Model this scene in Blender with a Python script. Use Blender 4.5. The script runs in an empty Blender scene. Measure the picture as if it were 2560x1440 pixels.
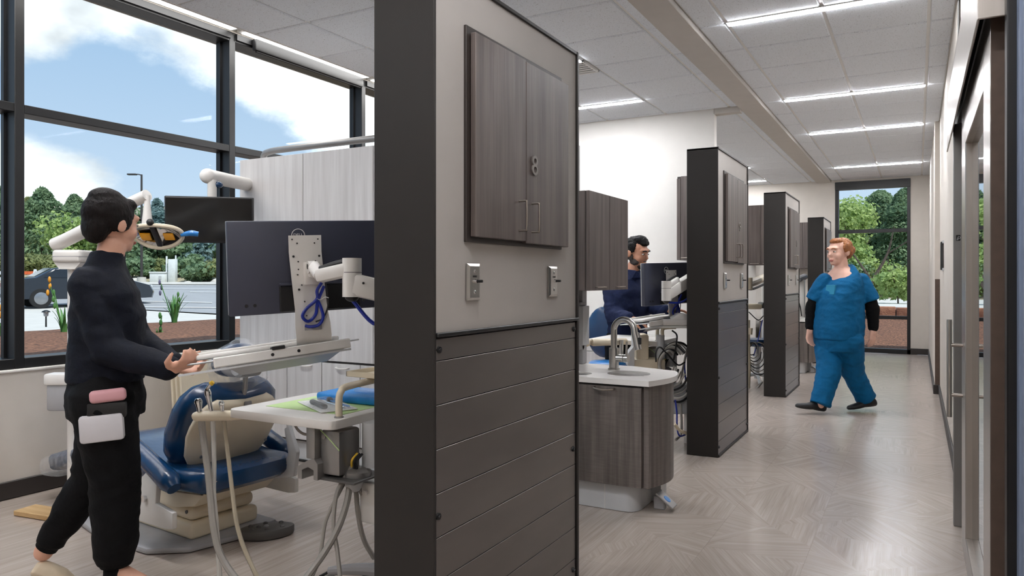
import bpy, bmesh, math, random
from mathutils import Vector, Matrix, noise
SC = bpy.context.scene
COL = SC.collection
random.seed(7)
R_ = math.radians

# ---------------------------------------------------------------- camera, world, sun, exposure
FPX, CX, HY, HC = 1837.0, 1280.0, 699.0, 1.22
YAW = R_(28.874)
cam_d = bpy.data.cameras.new('camera')
cam = bpy.data.objects.new('camera', cam_d)
COL.objects.link(cam)
cam.location = (0, 0, HC)
cam.rotation_euler = (R_(90), 0, YAW)
cam_d.sensor_width = 36.0
cam_d.lens = FPX / 2560.0 * 36.0
cam_d.shift_y = (HY - 720.0) / 2560.0 
cam_d.clip_start = 0.05
cam_d.clip_end = 600
SC.camera = cam
SC.view_settings.view_transform = 'Standard'
SC.view_settings.look = 'None'
SC.view_settings.gamma = 1.0
SC.view_settings.use_curve_mapping = False
SC.view_settings.exposure = 0.0
SC.cycles.max_bounces = 9
SC.cycles.diffuse_bounces = 6
SC.cycles.glossy_bounces = 4
SC.cycles.transmission_bounces = 6
SC.cycles.transparent_max_bounces = 12
SC.cycles.sample_clamp_indirect = 6.0
SC.cycles.caustics_reflective = False
SC.cycles.caustics_refractive = False

RX, RY = math.cos(YAW), math.sin(YAW)        # camera right on the floor plan
FX, FY = -math.sin(YAW), math.cos(YAW)       # camera forward on the floor plan
def W(lat, dep, z):
    return Vector((lat * RX + dep * FX, lat * RY + dep * FY, z))
def P(u, v, d):                               # a place seen at u, v in the photograph, d metres into the scene
    return W((u - CX) / FPX * d, d, HC - (v - HY) / FPX * d)
def lin(c):
    return tuple(((x / 255.0) / 12.92 if x / 255.0 <= 0.04045 else ((x / 255.0 + 0.055) / 1.055) ** 2.4) for x in c[:3]) + (1.0,)

SUN_STRENGTH, SKY_STRENGTH, LAMP = 4.8, 1.15, 122.0
def sky():
    w = bpy.data.worlds.new('sky'); SC.world = w; w.use_nodes = True
    nt = w.node_tree; nt.nodes.clear(); N = nt.nodes.new; L = nt.links.new
    out = N('ShaderNodeOutputWorld'); bg = N('ShaderNodeBackground'); L(bg.outputs[0], out.inputs[0])
    tc = N('ShaderNodeTexCoord')
    sep = N('ShaderNodeSeparateXYZ'); L(tc.outputs['Generated'], sep.inputs[0])
    ramp = N('ShaderNodeValToRGB'); L(sep.outputs[2], ramp.inputs[0])
    e = ramp.color_ramp.elements
    e[0].position = 0.0; e[0].color = lin((218, 229, 243))
    e[1].position = 0.75; e[1].color = lin((140, 176, 222))
    m = e.new(0.12); m.color = lin((196, 216, 240))
    m = e.new(0.27); m.color = lin((172, 200, 232))
    mp = N('ShaderNodeMapping'); mp.inputs['Scale'].default_value = (1, 1, 1.7); L(tc.outputs['Generated'], mp.inputs[0])
    n1 = N('ShaderNodeTexNoise'); n1.inputs['Scale'].default_value = 3.4; n1.inputs['Detail'].default_value = 11; n1.inputs['Roughness'].default_value = 0.62
    L(mp.outputs[0], n1.inputs[0])
    # cloud banks: soft lobes of the sky, broken up by the noise
    acc = None
    for (u, v, rad, amt) in ((150, 60, .12, .30), (430, 40, .17, .26), (620, 175, .15, .30), (850, 215, .15, .28), (170, 480, .11, .36), (20, 455, .10, .30), (340, 320, .16, -.24), (240, 170, .06, -.2), (590, 370, .16, -.24), (100, 310, .10, -.22)):
        d = (P(u, v, 10) - Vector((0, 0, HC))).normalized()
        dist = N('ShaderNodeVectorMath'); dist.operation = 'DISTANCE'; dist.inputs[1].default_value = d
        L(tc.outputs['Generated'], dist.inputs[0])
        mr = N('ShaderNodeMapRange'); mr.interpolation_type = 'SMOOTHSTEP'
        mr.inputs[1].default_value = 0.0; mr.inputs[2].default_value = rad; mr.inputs[3].default_value = amt; mr.inputs[4].default_value = 0.0
        L(dist.outputs['Value'], mr.inputs[0])
        if acc is None: acc = mr.outputs[0]
        else:
            ad = N('ShaderNodeMath'); ad.operation = 'ADD'; L(acc, ad.inputs[0]); L(mr.outputs[0], ad.inputs[1]); acc = ad.outputs[0]
    ad = N('ShaderNodeMath'); ad.operation = 'ADD'; L(acc, ad.inputs[0]); L(n1.outputs[0], ad.inputs[1])
    cr = N('ShaderNodeMapRange'); cr.interpolation_type = 'SMOOTHSTEP'; cr.inputs[1].default_value = 0.50; cr.inputs[2].default_value = 0.72
    L(ad.outputs[0], cr.inputs[0])
    n2 = N('ShaderNodeTexNoise'); n2.inputs['Scale'].default_value = 5; n2.inputs['Detail'].default_value = 5; L(mp.outputs[0], n2.inputs[0])
    cc = N('ShaderNodeValToRGB'); L(n2.outputs[0], cc.inputs[0])
    cc.color_ramp.elements[0].position = .35; cc.color_ramp.elements[0].color = tuple(1.0 * x for x in lin((226, 229, 234))[:3]) + (1,)
    cc.color_ramp.elements[1].position = .6; cc.color_ramp.elements[1].color = (1.7, 1.7, 1.72, 1)
    mx = N('ShaderNodeMix'); mx.data_type = 'RGBA'; L(cr.outputs[0], mx.inputs[0]); L(ramp.outputs[0], mx.inputs[6]); L(cc.outputs[0], mx.inputs[7])
    L(mx.outputs[2], bg.inputs[0]); bg.inputs[1].default_value = SKY_STRENGTH
sky()
sd = bpy.data.lights.new('sun', 'SUN'); sun = bpy.data.objects.new('sun', sd); COL.objects.link(sun)
sd.energy = SUN_STRENGTH; sd.angle = R_(1.5); sd.color = (1.0, .96, .9)
sun.rotation_euler = Vector((-.50, .12, -.86)).to_track_quat('-Z', 'Y').to_euler()

# ---------------------------------------------------------------- materials
MATS = {}
def mat(name, col, rough=.5, metal=0., var=.06, scale=8., bump=0., bscale=None, stretch=(1, 1, 1), col2=None, spec=.5, emit=None, coat=0., alpha=1.):
    m = bpy.data.materials.new(name); m.use_nodes = True
    nt = m.node_tree; N = nt.nodes.new; L = nt.links.new; b = nt.nodes['Principled BSDF']
    b.inputs['Roughness'].default_value = rough; b.inputs['Metallic'].default_value = metal
    b.inputs['Specular IOR Level'].default_value = spec
    b.inputs['Coat Weight'].default_value = coat
    c = lin(col)
    c2 = lin(col2) if col2 else tuple(x * (1 - var) for x in c[:3]) + (1,)
    c1 = c if col2 else tuple(min(1, x * (1 + var)) for x in c[:3]) + (1,)
    g = N('ShaderNodeNewGeometry'); mp = N('ShaderNodeMapping'); mp.inputs['Scale'].default_value = stretch; L(g.outputs['Position'], mp.inputs[0])
    n = N('ShaderNodeTexNoise'); n.inputs['Scale'].default_value = scale; n.inputs['Detail'].default_value = 5; L(mp.outputs[0], n.inputs[0])
    r = N('ShaderNodeValToRGB'); L(n.outputs[0], r.inputs[0]); r.color_ramp.elements[0].position = .32; r.color_ramp.elements[1].position = .68
    r.color_ramp.elements[0].color = c2; r.color_ramp.elements[1].color = c1
    L(r.outputs[0], b.inputs['Base Color'])
    if bump:
        n3 = N('ShaderNodeTexNoise'); n3.inputs['Scale'].default_value = bscale or scale * 4; n3.inputs['Detail'].default_value = 4; L(mp.outputs[0], n3.inputs[0])
        bp = N('ShaderNodeBump'); bp.inputs['Strength'].default_value = bump; bp.inputs['Distance'].default_value = .02; L(n3.outputs[0], bp.inputs['Height']); L(bp.outputs[0], b.inputs['Normal'])
    if emit:
        b.inputs['Emission Color'].default_value = lin(emit[0]); b.inputs['Emission Strength'].default_value = emit[1]
    MATS[name] = m
    return m
def wood(name, dark, light, scale=1., rough=.42, bands=3., cross=False, amt=.5):
    m = mat(name, light, rough, scale=26 * scale, stretch=(1, 1, .05), col2=dark, bump=.04, bscale=60 * scale)
    nt = m.node_tree; N = nt.nodes.new; L = nt.links.new; b = nt.nodes['Principled BSDF']
    src = b.inputs['Base Color'].links[0].from_socket
    g = N('ShaderNodeNewGeometry'); mp = N('ShaderNodeMapping'); mp.inputs['Scale'].default_value = (1, 1, .03); L(g.outputs['Position'], mp.inputs[0])
    n = N('ShaderNodeTexNoise'); n.inputs['Scale'].default_value = 140 * scale; n.inputs['Detail'].default_value = 3; L(mp.outputs[0], n.inputs[0])
    mx = N('ShaderNodeMix'); mx.data_type = 'RGBA'; mx.blend_type = 'MULTIPLY'; mx.inputs[0].default_value = amt
    r = N('ShaderNodeMapRange'); r.inputs[1].default_value = .3; r.inputs[2].default_value = .7; r.inputs[3].default_value = .62; r.inputs[4].default_value = 1.15; L(n.outputs[0], r.inputs[0])
    L(src, mx.inputs[6]); L(r.outputs[0], mx.inputs[7]); res = mx.outputs[2]
    if cross:
        mp2 = N('ShaderNodeMapping'); mp2.inputs['Scale'].default_value = (.08, .08, 1); L(g.outputs['Position'], mp2.inputs[0])
        n2 = N('ShaderNodeTexNoise'); n2.inputs['Scale'].default_value = 170; n2.inputs['Detail'].default_value = 2; L(mp2.outputs[0], n2.inputs[0])
        r2 = N('ShaderNodeMapRange'); r2.inputs[1].default_value = .3; r2.inputs[2].default_value = .7; r2.inputs[3].default_value = .8; r2.inputs[4].default_value = 1.1; L(n2.outputs[0], r2.inputs[0])
        mx2 = N('ShaderNodeMix'); mx2.data_type = 'RGBA'; mx2.blend_type = 'MULTIPLY'; mx2.inputs[0].default_value = .6
        L(res, mx2.inputs[6]); L(r2.outputs[0], mx2.inputs[7]); res = mx2.outputs[2]
    L(res, b.inputs['Base Color'])
    return m
def glass(name, tint=(240, 248, 246), refl=1.0, dirt=0.0):
    m = bpy.data.materials.new(name); m.use_nodes = True
    nt = m.node_tree; nt.nodes.clear(); N = nt.nodes.new; L = nt.links.new
    o = N('ShaderNodeOutputMaterial'); mx = N('ShaderNodeMixShader'); t = N('ShaderNodeBsdfTransparent'); g = N('ShaderNodeBsdfGlossy')
    t.inputs[0].default_value = lin(tint); g.inputs['Roughness'].default_value = .01
    fr = N('ShaderNodeFresnel'); fr.inputs['IOR'].default_value = 1.5
    ml = N('ShaderNodeMath'); ml.operation = 'MULTIPLY'; ml.inputs[1].default_value = refl; L(fr.outputs[0], ml.inputs[0])
    L(ml.outputs[0], mx.inputs[0]); L(t.outputs[0], mx.inputs[1]); L(g.outputs[0], mx.inputs[2]); L(mx.outputs[0], o.inputs[0])
    MATS[name] = m
    return m
def film(name, amount=.28, rough=.12):                                   # clear plastic bag
    m = bpy.data.materials.new(name); m.use_nodes = True
    nt = m.node_tree; nt.nodes.clear(); N = nt.nodes.new; L = nt.links.new
    o = N('ShaderNodeOutputMaterial'); mx = N('ShaderNodeMixShader'); t = N('ShaderNodeBsdfTransparent'); b = N('ShaderNodeBsdfPrincipled')
    b.inputs['Base Color'].default_value = (.85, .88, .92, 1); b.inputs['Roughness'].default_value = rough; b.inputs['Specular IOR Level'].default_value = .9
    n = N('ShaderNodeTexNoise'); n.inputs['Scale'].default_value = 22; n.inputs['Detail'].default_value = 6
    g = N('ShaderNodeNewGeometry'); L(g.outputs['Position'], n.inputs[0])
    r = N('ShaderNodeMapRange'); r.inputs[1].default_value = .35; r.inputs[2].default_value = .75; r.inputs[3].default_value = amount * .5; r.inputs[4].default_value = amount * 2.4; L(n.outputs[0], r.inputs[0])
    bp = N('ShaderNodeBump'); bp.inputs['Strength'].default_value = .6; bp.inputs['Distance'].default_value = .02; L(n.outputs[0], bp.inputs['Height']); L(bp.outputs[0], b.inputs['Normal'])
    L(r.outputs[0], mx.inputs[0]); L(t.outputs[0], mx.inputs[1]); L(b.outputs[0], mx.inputs[2]); L(mx.outputs[0], o.inputs[0])
    MATS[name] = m
    return m

mat('wall_paint', (206, 199, 190), .75, var=.02, bump=.05, bscale=220)
mat('wall_white', (222, 219, 214), .75, var=.015, bump=.04, bscale=220)
mat('soffit_paint', (196, 191, 185), .75, var=.02)
mat('grid_white', (236, 235, 232), .5, var=.02)
mat('trim_dark', (46, 41, 39), .5, var=.08)
mat('black_metal', (13, 13, 15), .42, .0, var=.1, spec=.5)
mat('frame_side', (60, 63, 68), .42, .3, var=.1)
mat('bronze', (39, 36, 34), .5, .0, var=.05, spec=.35)
mat('pillar_paint', (168, 163, 158), .7, var=.03, scale=5, bump=.04, bscale=160)
mat('plank_metal', (112, 107, 104), .30, .5, var=.06, scale=3, stretch=(1, 1, 4))
wood('dark_laminate', (72, 63, 60), (104, 94, 90), 1., .45, amt=.35)
wood('sink_laminate', (84, 78, 74), (118, 110, 105), 1., .5, cross=True, amt=.4)
wood('light_laminate', (196, 193, 192), (214, 212, 211), 1., .45, amt=.16)
mat('door_edge_dark', (44, 37, 34), .5)
mat('number_grey', (122, 117, 112), .4, .3)
mat('steel', (190, 188, 184), .28, 1., var=.06, scale=60, stretch=(1, 1, .1))
mat('chrome', (225, 225, 226), .1, 1., var=.02)
mat('brushed_nickel', (168, 160, 152), .3, 1., var=.05)
mat('aluminum', (186, 180, 174), .3, .9, var=.05, scale=40, stretch=(1, 1, .05))
mat('cream_plastic', (226, 214, 190), .4, var=.03)
mat('white_plastic', (228, 225, 220), .38, var=.02)
mat('grey_plastic', (160, 160, 162), .45, var=.04)
mat('light_grey_plastic', (196, 198, 200), .4, var=.03)
mat('grey_metal', (150, 148, 146), .38, .6, var=.05)
mat('dark_grey_plastic', (84, 82, 80), .5, var=.06)
mat('monitor_back', (58, 61, 76), .42, var=.05, bump=.03, bscale=500)
mat('black_plastic', (22, 22, 24), .45)
mat('screen_black', (10, 11, 13), .16, spec=.5)
mat('blue_vinyl', (14, 56, 96), .26, var=.1, scale=5, spec=.6, bump=.05, bscale=30)
mat('blue_vinyl_light', (40, 120, 190), .3, var=.06)
mat('quartz', (232, 229, 225), .22, var=.02, scale=30)
mat('blue_cable', (20, 44, 150), .4)
mat('black_cable', (26, 26, 28), .5)
mat('hose_grey', (150, 146, 140), .45, var=.05)
mat('hose_beige', (170, 160, 140), .45, var=.05)
mat('hose_white', (200, 198, 192), .45, var=.05)
mat('green_paper', (196, 224, 158), .8, var=.06)
mat('blue_wrap', (30, 130, 205), .55, var=.1, scale=20, bump=.3, bscale=14)
mat('paper_white', (236, 236, 234), .7, var=.03)
mat('board_wood', (206, 176, 130), .55, col2=(178, 144, 98), scale=10, stretch=(.3, 3, 1))
mat('orange_lens', (235, 165, 30), .15, var=.1)
mat('yellow', (230, 190, 60), .4)
mat('skin', (214, 164, 140), .5, var=.07, scale=14, bump=.05, bscale=120)
mat('skin_tan', (190, 138, 112), .5, var=.07, scale=14, bump=.05, bscale=120)
mat('skin_pale', (226, 180, 160), .5, var=.06, scale=14, bump=.05, bscale=120)
mat('lips', (176, 106, 96), .4)
mat('eye_white', (225, 222, 216), .2)
mat('iris', (52, 40, 32), .15)
mat('hair_dark', (17, 11, 10), .6, var=.4, scale=60, stretch=(1, 1, .3), bump=.5, bscale=120)
mat('hair_black', (12, 11, 12), .5, var=.4, scale=60, bump=.5, bscale=120)
mat('hair_red', (150, 92, 48), .42, var=.35, scale=60, stretch=(1, 1, .3), bump=.5, bscale=120)
mat('beard', (62, 54, 50), .6, var=.4, scale=160, bump=.5, bscale=260)
mat('cloth_black', (9, 9, 11), .8, var=.2, scale=30, bump=.15, bscale=70)
mat('cloth_navy_black', (15, 19, 30), .7, var=.2, scale=30, bump=.15, bscale=70)
mat('cloth_navy', (29, 38, 68), .8, var=.16, scale=24, bump=.2, bscale=50)
mat('scrubs_teal', (8, 88, 134), .78, var=.12, scale=14, bump=.2, bscale=40)
mat('shoe_black', (20, 20, 22), .5)
mat('shoe_cream', (214, 198, 172), .6)
mat('pouch_white', (206, 204, 208), .5)
mat('pouch_pink', (214, 160, 166), .6)
mat('pocket_teal', (22, 124, 160), .7)
mat('lamp_lens', (255, 252, 246), .4, emit=((250, 251, 255), LAMP))
mat('cove_lens', (255, 255, 255), .4, emit=((255, 254, 252), 9.0))
mat('asphalt', (150, 150, 152), .85, var=.06, scale=2, bump=.2, bscale=30)
mat('concrete', (196, 192, 186), .85, var=.05, scale=3, bump=.1, bscale=40)
mat('white_line', (236, 236, 234), .7)
mat('mulch', (146, 100, 74), .95, col2=(56, 32, 24), scale=30, bump=1.0, bscale=40)
mat('dry_soil', (186, 172, 150), .95, col2=(134, 128, 96), scale=.8, bump=.3, bscale=4)
mat('hill', (186, 176, 158), .95, col2=(124, 122, 104), scale=.22, bump=.4, bscale=.8)
mat('rock', (206, 200, 192), .9, col2=(168, 160, 150), scale=4, bump=.5, bscale=8)
mat('leaf_pine', (146, 168, 126), .7, col2=(90, 118, 88), scale=1.6)
mat('leaf_bright', (186, 202, 126), .65, col2=(132, 160, 94), scale=1.6)
mat('leaf_olive', (160, 164, 108), .75, col2=(106, 118, 76), scale=1.6)
mat('leaf_spruce', (148, 172, 172), .75, col2=(98, 126, 126), scale=1.6)
mat('leaf_pink', (206, 170, 150), .7, col2=(150, 150, 84), scale=2)
mat('leaf_iris', (120, 172, 96), .5, col2=(70, 126, 66), scale=9, stretch=(1, 1, .2))
for _n in ('cloth_black', 'cloth_navy_black', 'cloth_navy', 'scrubs_teal', 'hair_dark', 'hair_black'):
    MATS[_n].node_tree.nodes['Principled BSDF'].inputs['Specular IOR Level'].default_value = .18
for _n in ('leaf_pine', 'leaf_bright', 'leaf_olive', 'leaf_spruce', 'leaf_pink', 'leaf_iris'):      # light shines through leaves
    _t = MATS[_n].node_tree; _b = _t.nodes['Principled BSDF']; _o = [n for n in _t.nodes if n.type == 'OUTPUT_MATERIAL'][0]
    _tr = _t.nodes.new('ShaderNodeBsdfTranslucent'); _mx = _t.nodes.new('ShaderNodeMixShader'); _mx.inputs[0].default_value = .42
    _t.links.new(_b.inputs['Base Color'].links[0].from_socket, _tr.inputs[0]); _t.links.new(_b.outputs[0], _mx.inputs[1]); _t.links.new(_tr.outputs[0], _mx.inputs[2]); _t.links.new(_mx.outputs[0], _o.inputs[0])
mat('bark', (96, 82, 70), .9, col2=(58, 48, 42), scale=12, bump=.6)
mat('car_paint', (34, 36, 42), .18, .3, coat=.8, spec=.6)
mat('car_glass', (24, 27, 32), .08, spec=.8)
mat('tail_red', (150, 20, 24), .25)
mat('tyre', (24, 24, 25), .8)
mat('wheel_alloy', (150, 152, 156), .3, .8)
mat('barrier_orange', (226, 104, 52), .6)
mat('pole_dark', (70, 66, 64), .5, .4)
mat('utility_white', (226, 228, 228), .6)
mat('stone_red', (176, 124, 96), .9, col2=(138, 88, 68), scale=8, bump=.4)
mat('flower_orange', (224, 150, 40), .6)
mat('flower_violet', (96, 92, 120), .6)
mat('painted_dark', (14, 14, 16), .9)  # near-black colour stands in for the darkness of an unlit interior
mat('brown_edge', (82, 66, 56), .6, var=.1, scale=30)
mat('blue_frame', (112, 126, 150), .5, var=.03)
glass('window_glass', (246, 250, 250), .012)
glass('door_glass', (150, 166, 166), 1.6)
film('clear_film', .15)

# ---------------------------------------------------------------- mesh builder
I4 = Matrix.Identity(4)
WM = {}
class MB:
    def __init__(s, M=None):
        s.v = []; s.f = []; s.M = M.copy() if M else I4.copy(); s.mi = []; s.cur = 0
    def add(s, vs, fs, M=None):
        T = s.M @ M if M else s.M
        o = len(s.v)
        s.v += [T @ Vector(p) for p in vs]
        s.f += [tuple(i + o for i in f) for f in fs]
        s.mi += [s.cur] * len(fs)
        return s
    def box(s, x0, y0, z0, x1, y1, z1, M=None):
        vs = [(x0, y0, z0), (x1, y0, z0), (x1, y1, z0), (x0, y1, z0), (x0, y0, z1), (x1, y0, z1), (x1, y1, z1), (x0, y1, z1)]
        return s.add(vs, [(3, 2, 1, 0), (4, 5, 6, 7), (0, 1, 5, 4), (1, 2, 6, 5), (2, 3, 7, 6), (3, 0, 4, 7)], M)
    def rbox(s, x0, y0, z0, x1, y1, z1, r=.01, seg=2, M=None):
        bm = bmesh.new(); bmesh.ops.create_cube(bm, size=1)
        for v in bm.verts:
            v.co = Vector((x0 + (v.co.x + .5) * (x1 - x0), y0 + (v.co.y + .5) * (y1 - y0), z0 + (v.co.z + .5) * (z1 - z0)))
        r = min(r, .49 * min(abs(x1 - x0), abs(y1 - y0), abs(z1 - z0)))
        bmesh.ops.bevel(bm, geom=bm.edges[:], offset=r, segments=seg, profile=.5, affect='EDGES')
        return s.bm(bm, M)
    def bm(s, bm, M=None):
        bm.verts.index_update()
        s.add([v.co.copy() for v in bm.verts], [tuple(v.index for v in f.verts) for f in bm.faces], M); bm.free()
        return s
    def prism(s, poly, a, b, axis='z', M=None, bev=0):
        # polygon (x, y) drawn in the plane across axis, pushed from a to b
        n = len(poly)
        def put(p, t):
            return {'z': (p[0], p[1], t), 'y': (p[0], t, p[1]), 'x': (t, p[0], p[1])}[axis]
        vs = [put(p, a) for p in poly] + [put(p, b) for p in poly]
        fs = [tuple(range(n - 1, -1, -1)), tuple(range(n, 2 * n))] + [(i, (i + 1) % n, n + (i + 1) % n, n + i) for i in range(n)]
        bm = bmesh.new(); bv = [bm.verts.new(v) for v in vs]
        for f in fs: bm.faces.new([bv[i] for i in f])
        bmesh.ops.recalc_face_normals(bm, faces=bm.faces[:])
        if bev:
            ed = [e for e in bm.edges if len(e.link_faces) == 2 and e.calc_face_angle(0) > .6]
            bmesh.ops.bevel(bm, geom=ed, offset=bev, segments=2, profile=.5, affect='EDGES')
        return s.bm(bm, M)
    def ring(s, c, ax, r, n, ph=0.):
        ax = Vector(ax).normalized(); t = Vector((0, 0, 1)) if abs(ax.z) < .9 else Vector((1, 0, 0))
        a = ax.cross(t).normalized(); b = ax.cross(a)
        return [Vector(c) + a * (r * math.cos(2 * math.pi * i / n + ph)) + b * (r * math.sin(2 * math.pi * i / n + ph)) for i in range(n)]
    def cyl(s, p0, p1, r0, r1=None, n=14, M=None):
        r1 = r0 if r1 is None else r1; ax = Vector(p1) - Vector(p0)
        vs = s.ring(p0, ax, r0, n) + s.ring(p1, ax, r1, n)
        fs = [tuple(range(n)), tuple(range(2 * n - 1, n - 1, -1))] + [(i, n + i, n + (i + 1) % n, (i + 1) % n) for i in range(n)]
        return s.add(vs, fs, M)
    def tube(s, pts, r, n=8, smooth=6, M=None, radii=None):
        pts = [Vector(p) for p in pts]
        if smooth and len(pts) > 2:
            q = []; rr = []
            ext = [2 * pts[0] - pts[1]] + pts + [2 * pts[-1] - pts[-2]]
            for i in range(1, len(ext) - 2):
                for k in range(smooth):
                    t = k / smooth; a, b, c, d = ext[i - 1:i + 3]
                    q.append(.5 * ((2 * b) + (c - a) * t + (2 * a - 5 * b + 4 * c - d) * t * t + (3 * b - a - 3 * c + d) * t ** 3))
                    if radii: rr.append(radii[i - 1] * (1 - t) + radii[i] * t)
            q.append(pts[-1])
            if radii: rr.append(radii[-1]); radii = rr
            pts = q
        m = len(pts); vs = []; prev = None
        for i, p in enumerate(pts):
            d = (pts[min(i + 1, m - 1)] - pts[max(i - 1, 0)])
            d = d.normalized() if d.length > 1e-9 else Vector((0, 0, 1))
            if prev is None:
                t = Vector((0, 0, 1)) if abs(d.z) < .9 else Vector((1, 0, 0)); a = d.cross(t).normalized()
            else:
                a = prev - d * prev.dot(d); a = a.normalized() if a.length > 1e-6 else d.orthogonal().normalized()
            prev = a; b = d.cross(a); ri = radii[i] if radii else r
            vs += [p + a * (ri * math.cos(2 * math.pi * k / n)) + b * (ri * math.sin(2 * math.pi * k / n)) for k in range(n)]
        fs = [tuple(range(n - 1, -1, -1)), tuple(range((m - 1) * n, m * n))]
        for i in range(m - 1):
            fs += [(i * n + k, i * n + (k + 1) % n, (i + 1) * n + (k + 1) % n, (i + 1) * n + k) for k in range(n)]
        return s.add(vs, fs, M)
    def sph(s, c, r, nu=14, nv=9, M=None, Rm=None):
        r = (r, r, r) if isinstance(r, (int, float)) else r
        vs = [Vector((0, 0, 1))]
        for j in range(1, nv):
            th = math.pi * j / nv
            vs += [Vector((math.sin(th) * math.cos(2 * math.pi * i / nu), math.sin(th) * math.sin(2 * math.pi * i / nu), math.cos(th))) for i in range(nu)]
        vs.append(Vector((0, 0, -1)))
        vs = [Vector((v.x * r[0], v.y * r[1], v.z * r[2])) for v in vs]
        if Rm: vs = [Rm @ v for v in vs]
        vs = [Vector(c) + v for v in vs]
        fs = [(0, 1 + i, 1 + (i + 1) % nu) for i in range(nu)]
        for j in range(nv - 2):
            o = 1 + j * nu
            fs += [(o + i, o + nu + i, o + nu + (i + 1) % nu, o + (i + 1) % nu) for i in range(nu)]
        o = 1 + (nv - 2) * nu; e = len(vs) - 1
        fs += [(o + i, e, o + (i + 1) % nu) for i in range(nu)]
        return s.add(vs, fs, M)
    def lathe(s, prof, c=(0, 0, 0), n=20, M=None):
        vs = []; m = len(prof)
        for r, z in prof:
            vs += [Vector(c) + Vector((r * math.cos(2 * math.pi * i / n), r * math.sin(2 * math.pi * i / n), z)) for i in range(n)]
        fs = [(j * n + i, j * n + (i + 1) % n, (j + 1) * n + (i + 1) % n, (j + 1) * n + i) for j in range(m - 1) for i in range(n)]
        fs += [tuple(range(n - 1, -1, -1)), tuple(range((m - 1) * n, m * n))]
        return s.add(vs, fs, M)
    def loft(s, rings, M=None, cap=True):
        n = len(rings[0]); vs = [p for r in rings for p in r]; m = len(rings)
        fs = [(j * n + i, j * n + (i + 1) % n, (j + 1) * n + (i + 1) % n, (j + 1) * n + i) for j in range(m - 1) for i in range(n)]
        if cap: fs += [tuple(range(n - 1, -1, -1)), tuple(range((m - 1) * n, m * n))]
        return s.add(vs, fs, M)
    def mesh(s, name, mats, inv=None, smooth=35):
        me = bpy.data.meshes.new(name)
        me.from_pydata([inv @ v for v in s.v] if inv else s.v, [], s.f)
        for m in (mats if isinstance(mats, (list, tuple)) else [mats]): me.materials.append(MATS[m])
        if isinstance(mats, (list, tuple)) and len(mats) > 1: me.polygons.foreach_set('material_index', s.mi)
        if smooth:
            me.polygons.foreach_set('use_smooth', [True] * len(me.polygons)); me.set_sharp_from_angle(angle=R_(smooth))
        me.update()
        return me
    def build(s, name, mats, parent=None, loc=None, smooth=35, fixn=False):
        if parent is not None: base = WM[parent.name]
        else: base = Matrix.Translation(loc) if loc is not None else I4
        me = s.mesh(name, mats, base.inverted() if base != I4 else None, smooth)
        if fixn:
            b = bmesh.new(); b.from_mesh(me); bmesh.ops.recalc_face_normals(b, faces=b.faces[:]); b.to_mesh(me); b.free()
        o = bpy.data.objects.new(name, me); COL.objects.link(o)
        if parent is not None: o.parent = parent; WM[o.name] = base
        else: o.matrix_world = base; WM[o.name] = base.copy()
        return o
def tag(o, label=None, cat=None, group=None, kind=None):
    if label: o['label'] = label
    if cat: o['category'] = cat
    if group: o['group'] = group
    if kind: o['kind'] = kind
    return o
def thing(name, label, cat, M, group=None):
    o = bpy.data.objects.new(name, None); COL.objects.link(o); o.empty_display_size = .1
    M = Matrix.Translation(M) if not isinstance(M, Matrix) else M
    o.matrix_world = M; WM[o.name] = M.copy()
    return tag(o, label, cat, group)
def dup(root, M, label=None, group=None):
    def cp(o, par):
        c = o.copy(); COL.objects.link(c); c.parent = par
        for ch in KIDS.get(o.name, []): cp(ch, c)
        return c
    KIDS = {}
    for o in bpy.data.objects:
        if o.parent: KIDS.setdefault(o.parent.name, []).append(o)
    r = cp(root, None); r.matrix_world = M; WM[r.name] = M.copy()
    if label: r['label'] = label
    if group: r['group'] = group
    return r
def frame(org, xdir, zdir=(0, 0, 1)):
    x = Vector(xdir).normalized(); z = Vector(zdir); z = (z - x * z.dot(x)).normalized(); y = z.cross(x)
    return Matrix(((x.x, y.x, z.x, org[0]), (x.y, y.y, z.y, org[1]), (x.z, y.z, z.z, org[2]), (0, 0, 0, 1)))
def textmesh(name, txt, size, M, material, parent, depth=.002):
    cu = bpy.data.curves.new(name, 'FONT'); cu.body = txt; cu.size = size; cu.extrude = depth; cu.align_x = 'CENTER'; cu.align_y = 'CENTER'; cu.resolution_u = 4
    o = bpy.data.objects.new(name + '_t', cu); COL.objects.link(o)
    dg = bpy.context.evaluated_depsgraph_get(); me = bpy.data.meshes.new_from_object(o.evaluated_get(dg)); bpy.data.objects.remove(o); bpy.data.curves.remove(cu)
    base = WM[parent.name]
    me.transform(base.inverted() @ M); me.materials.clear(); me.materials.append(MATS[material]); me.name = name
    ob = bpy.data.objects.new(name, me); COL.objects.link(ob); ob.parent = parent; WM[ob.name] = base
    return ob
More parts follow.
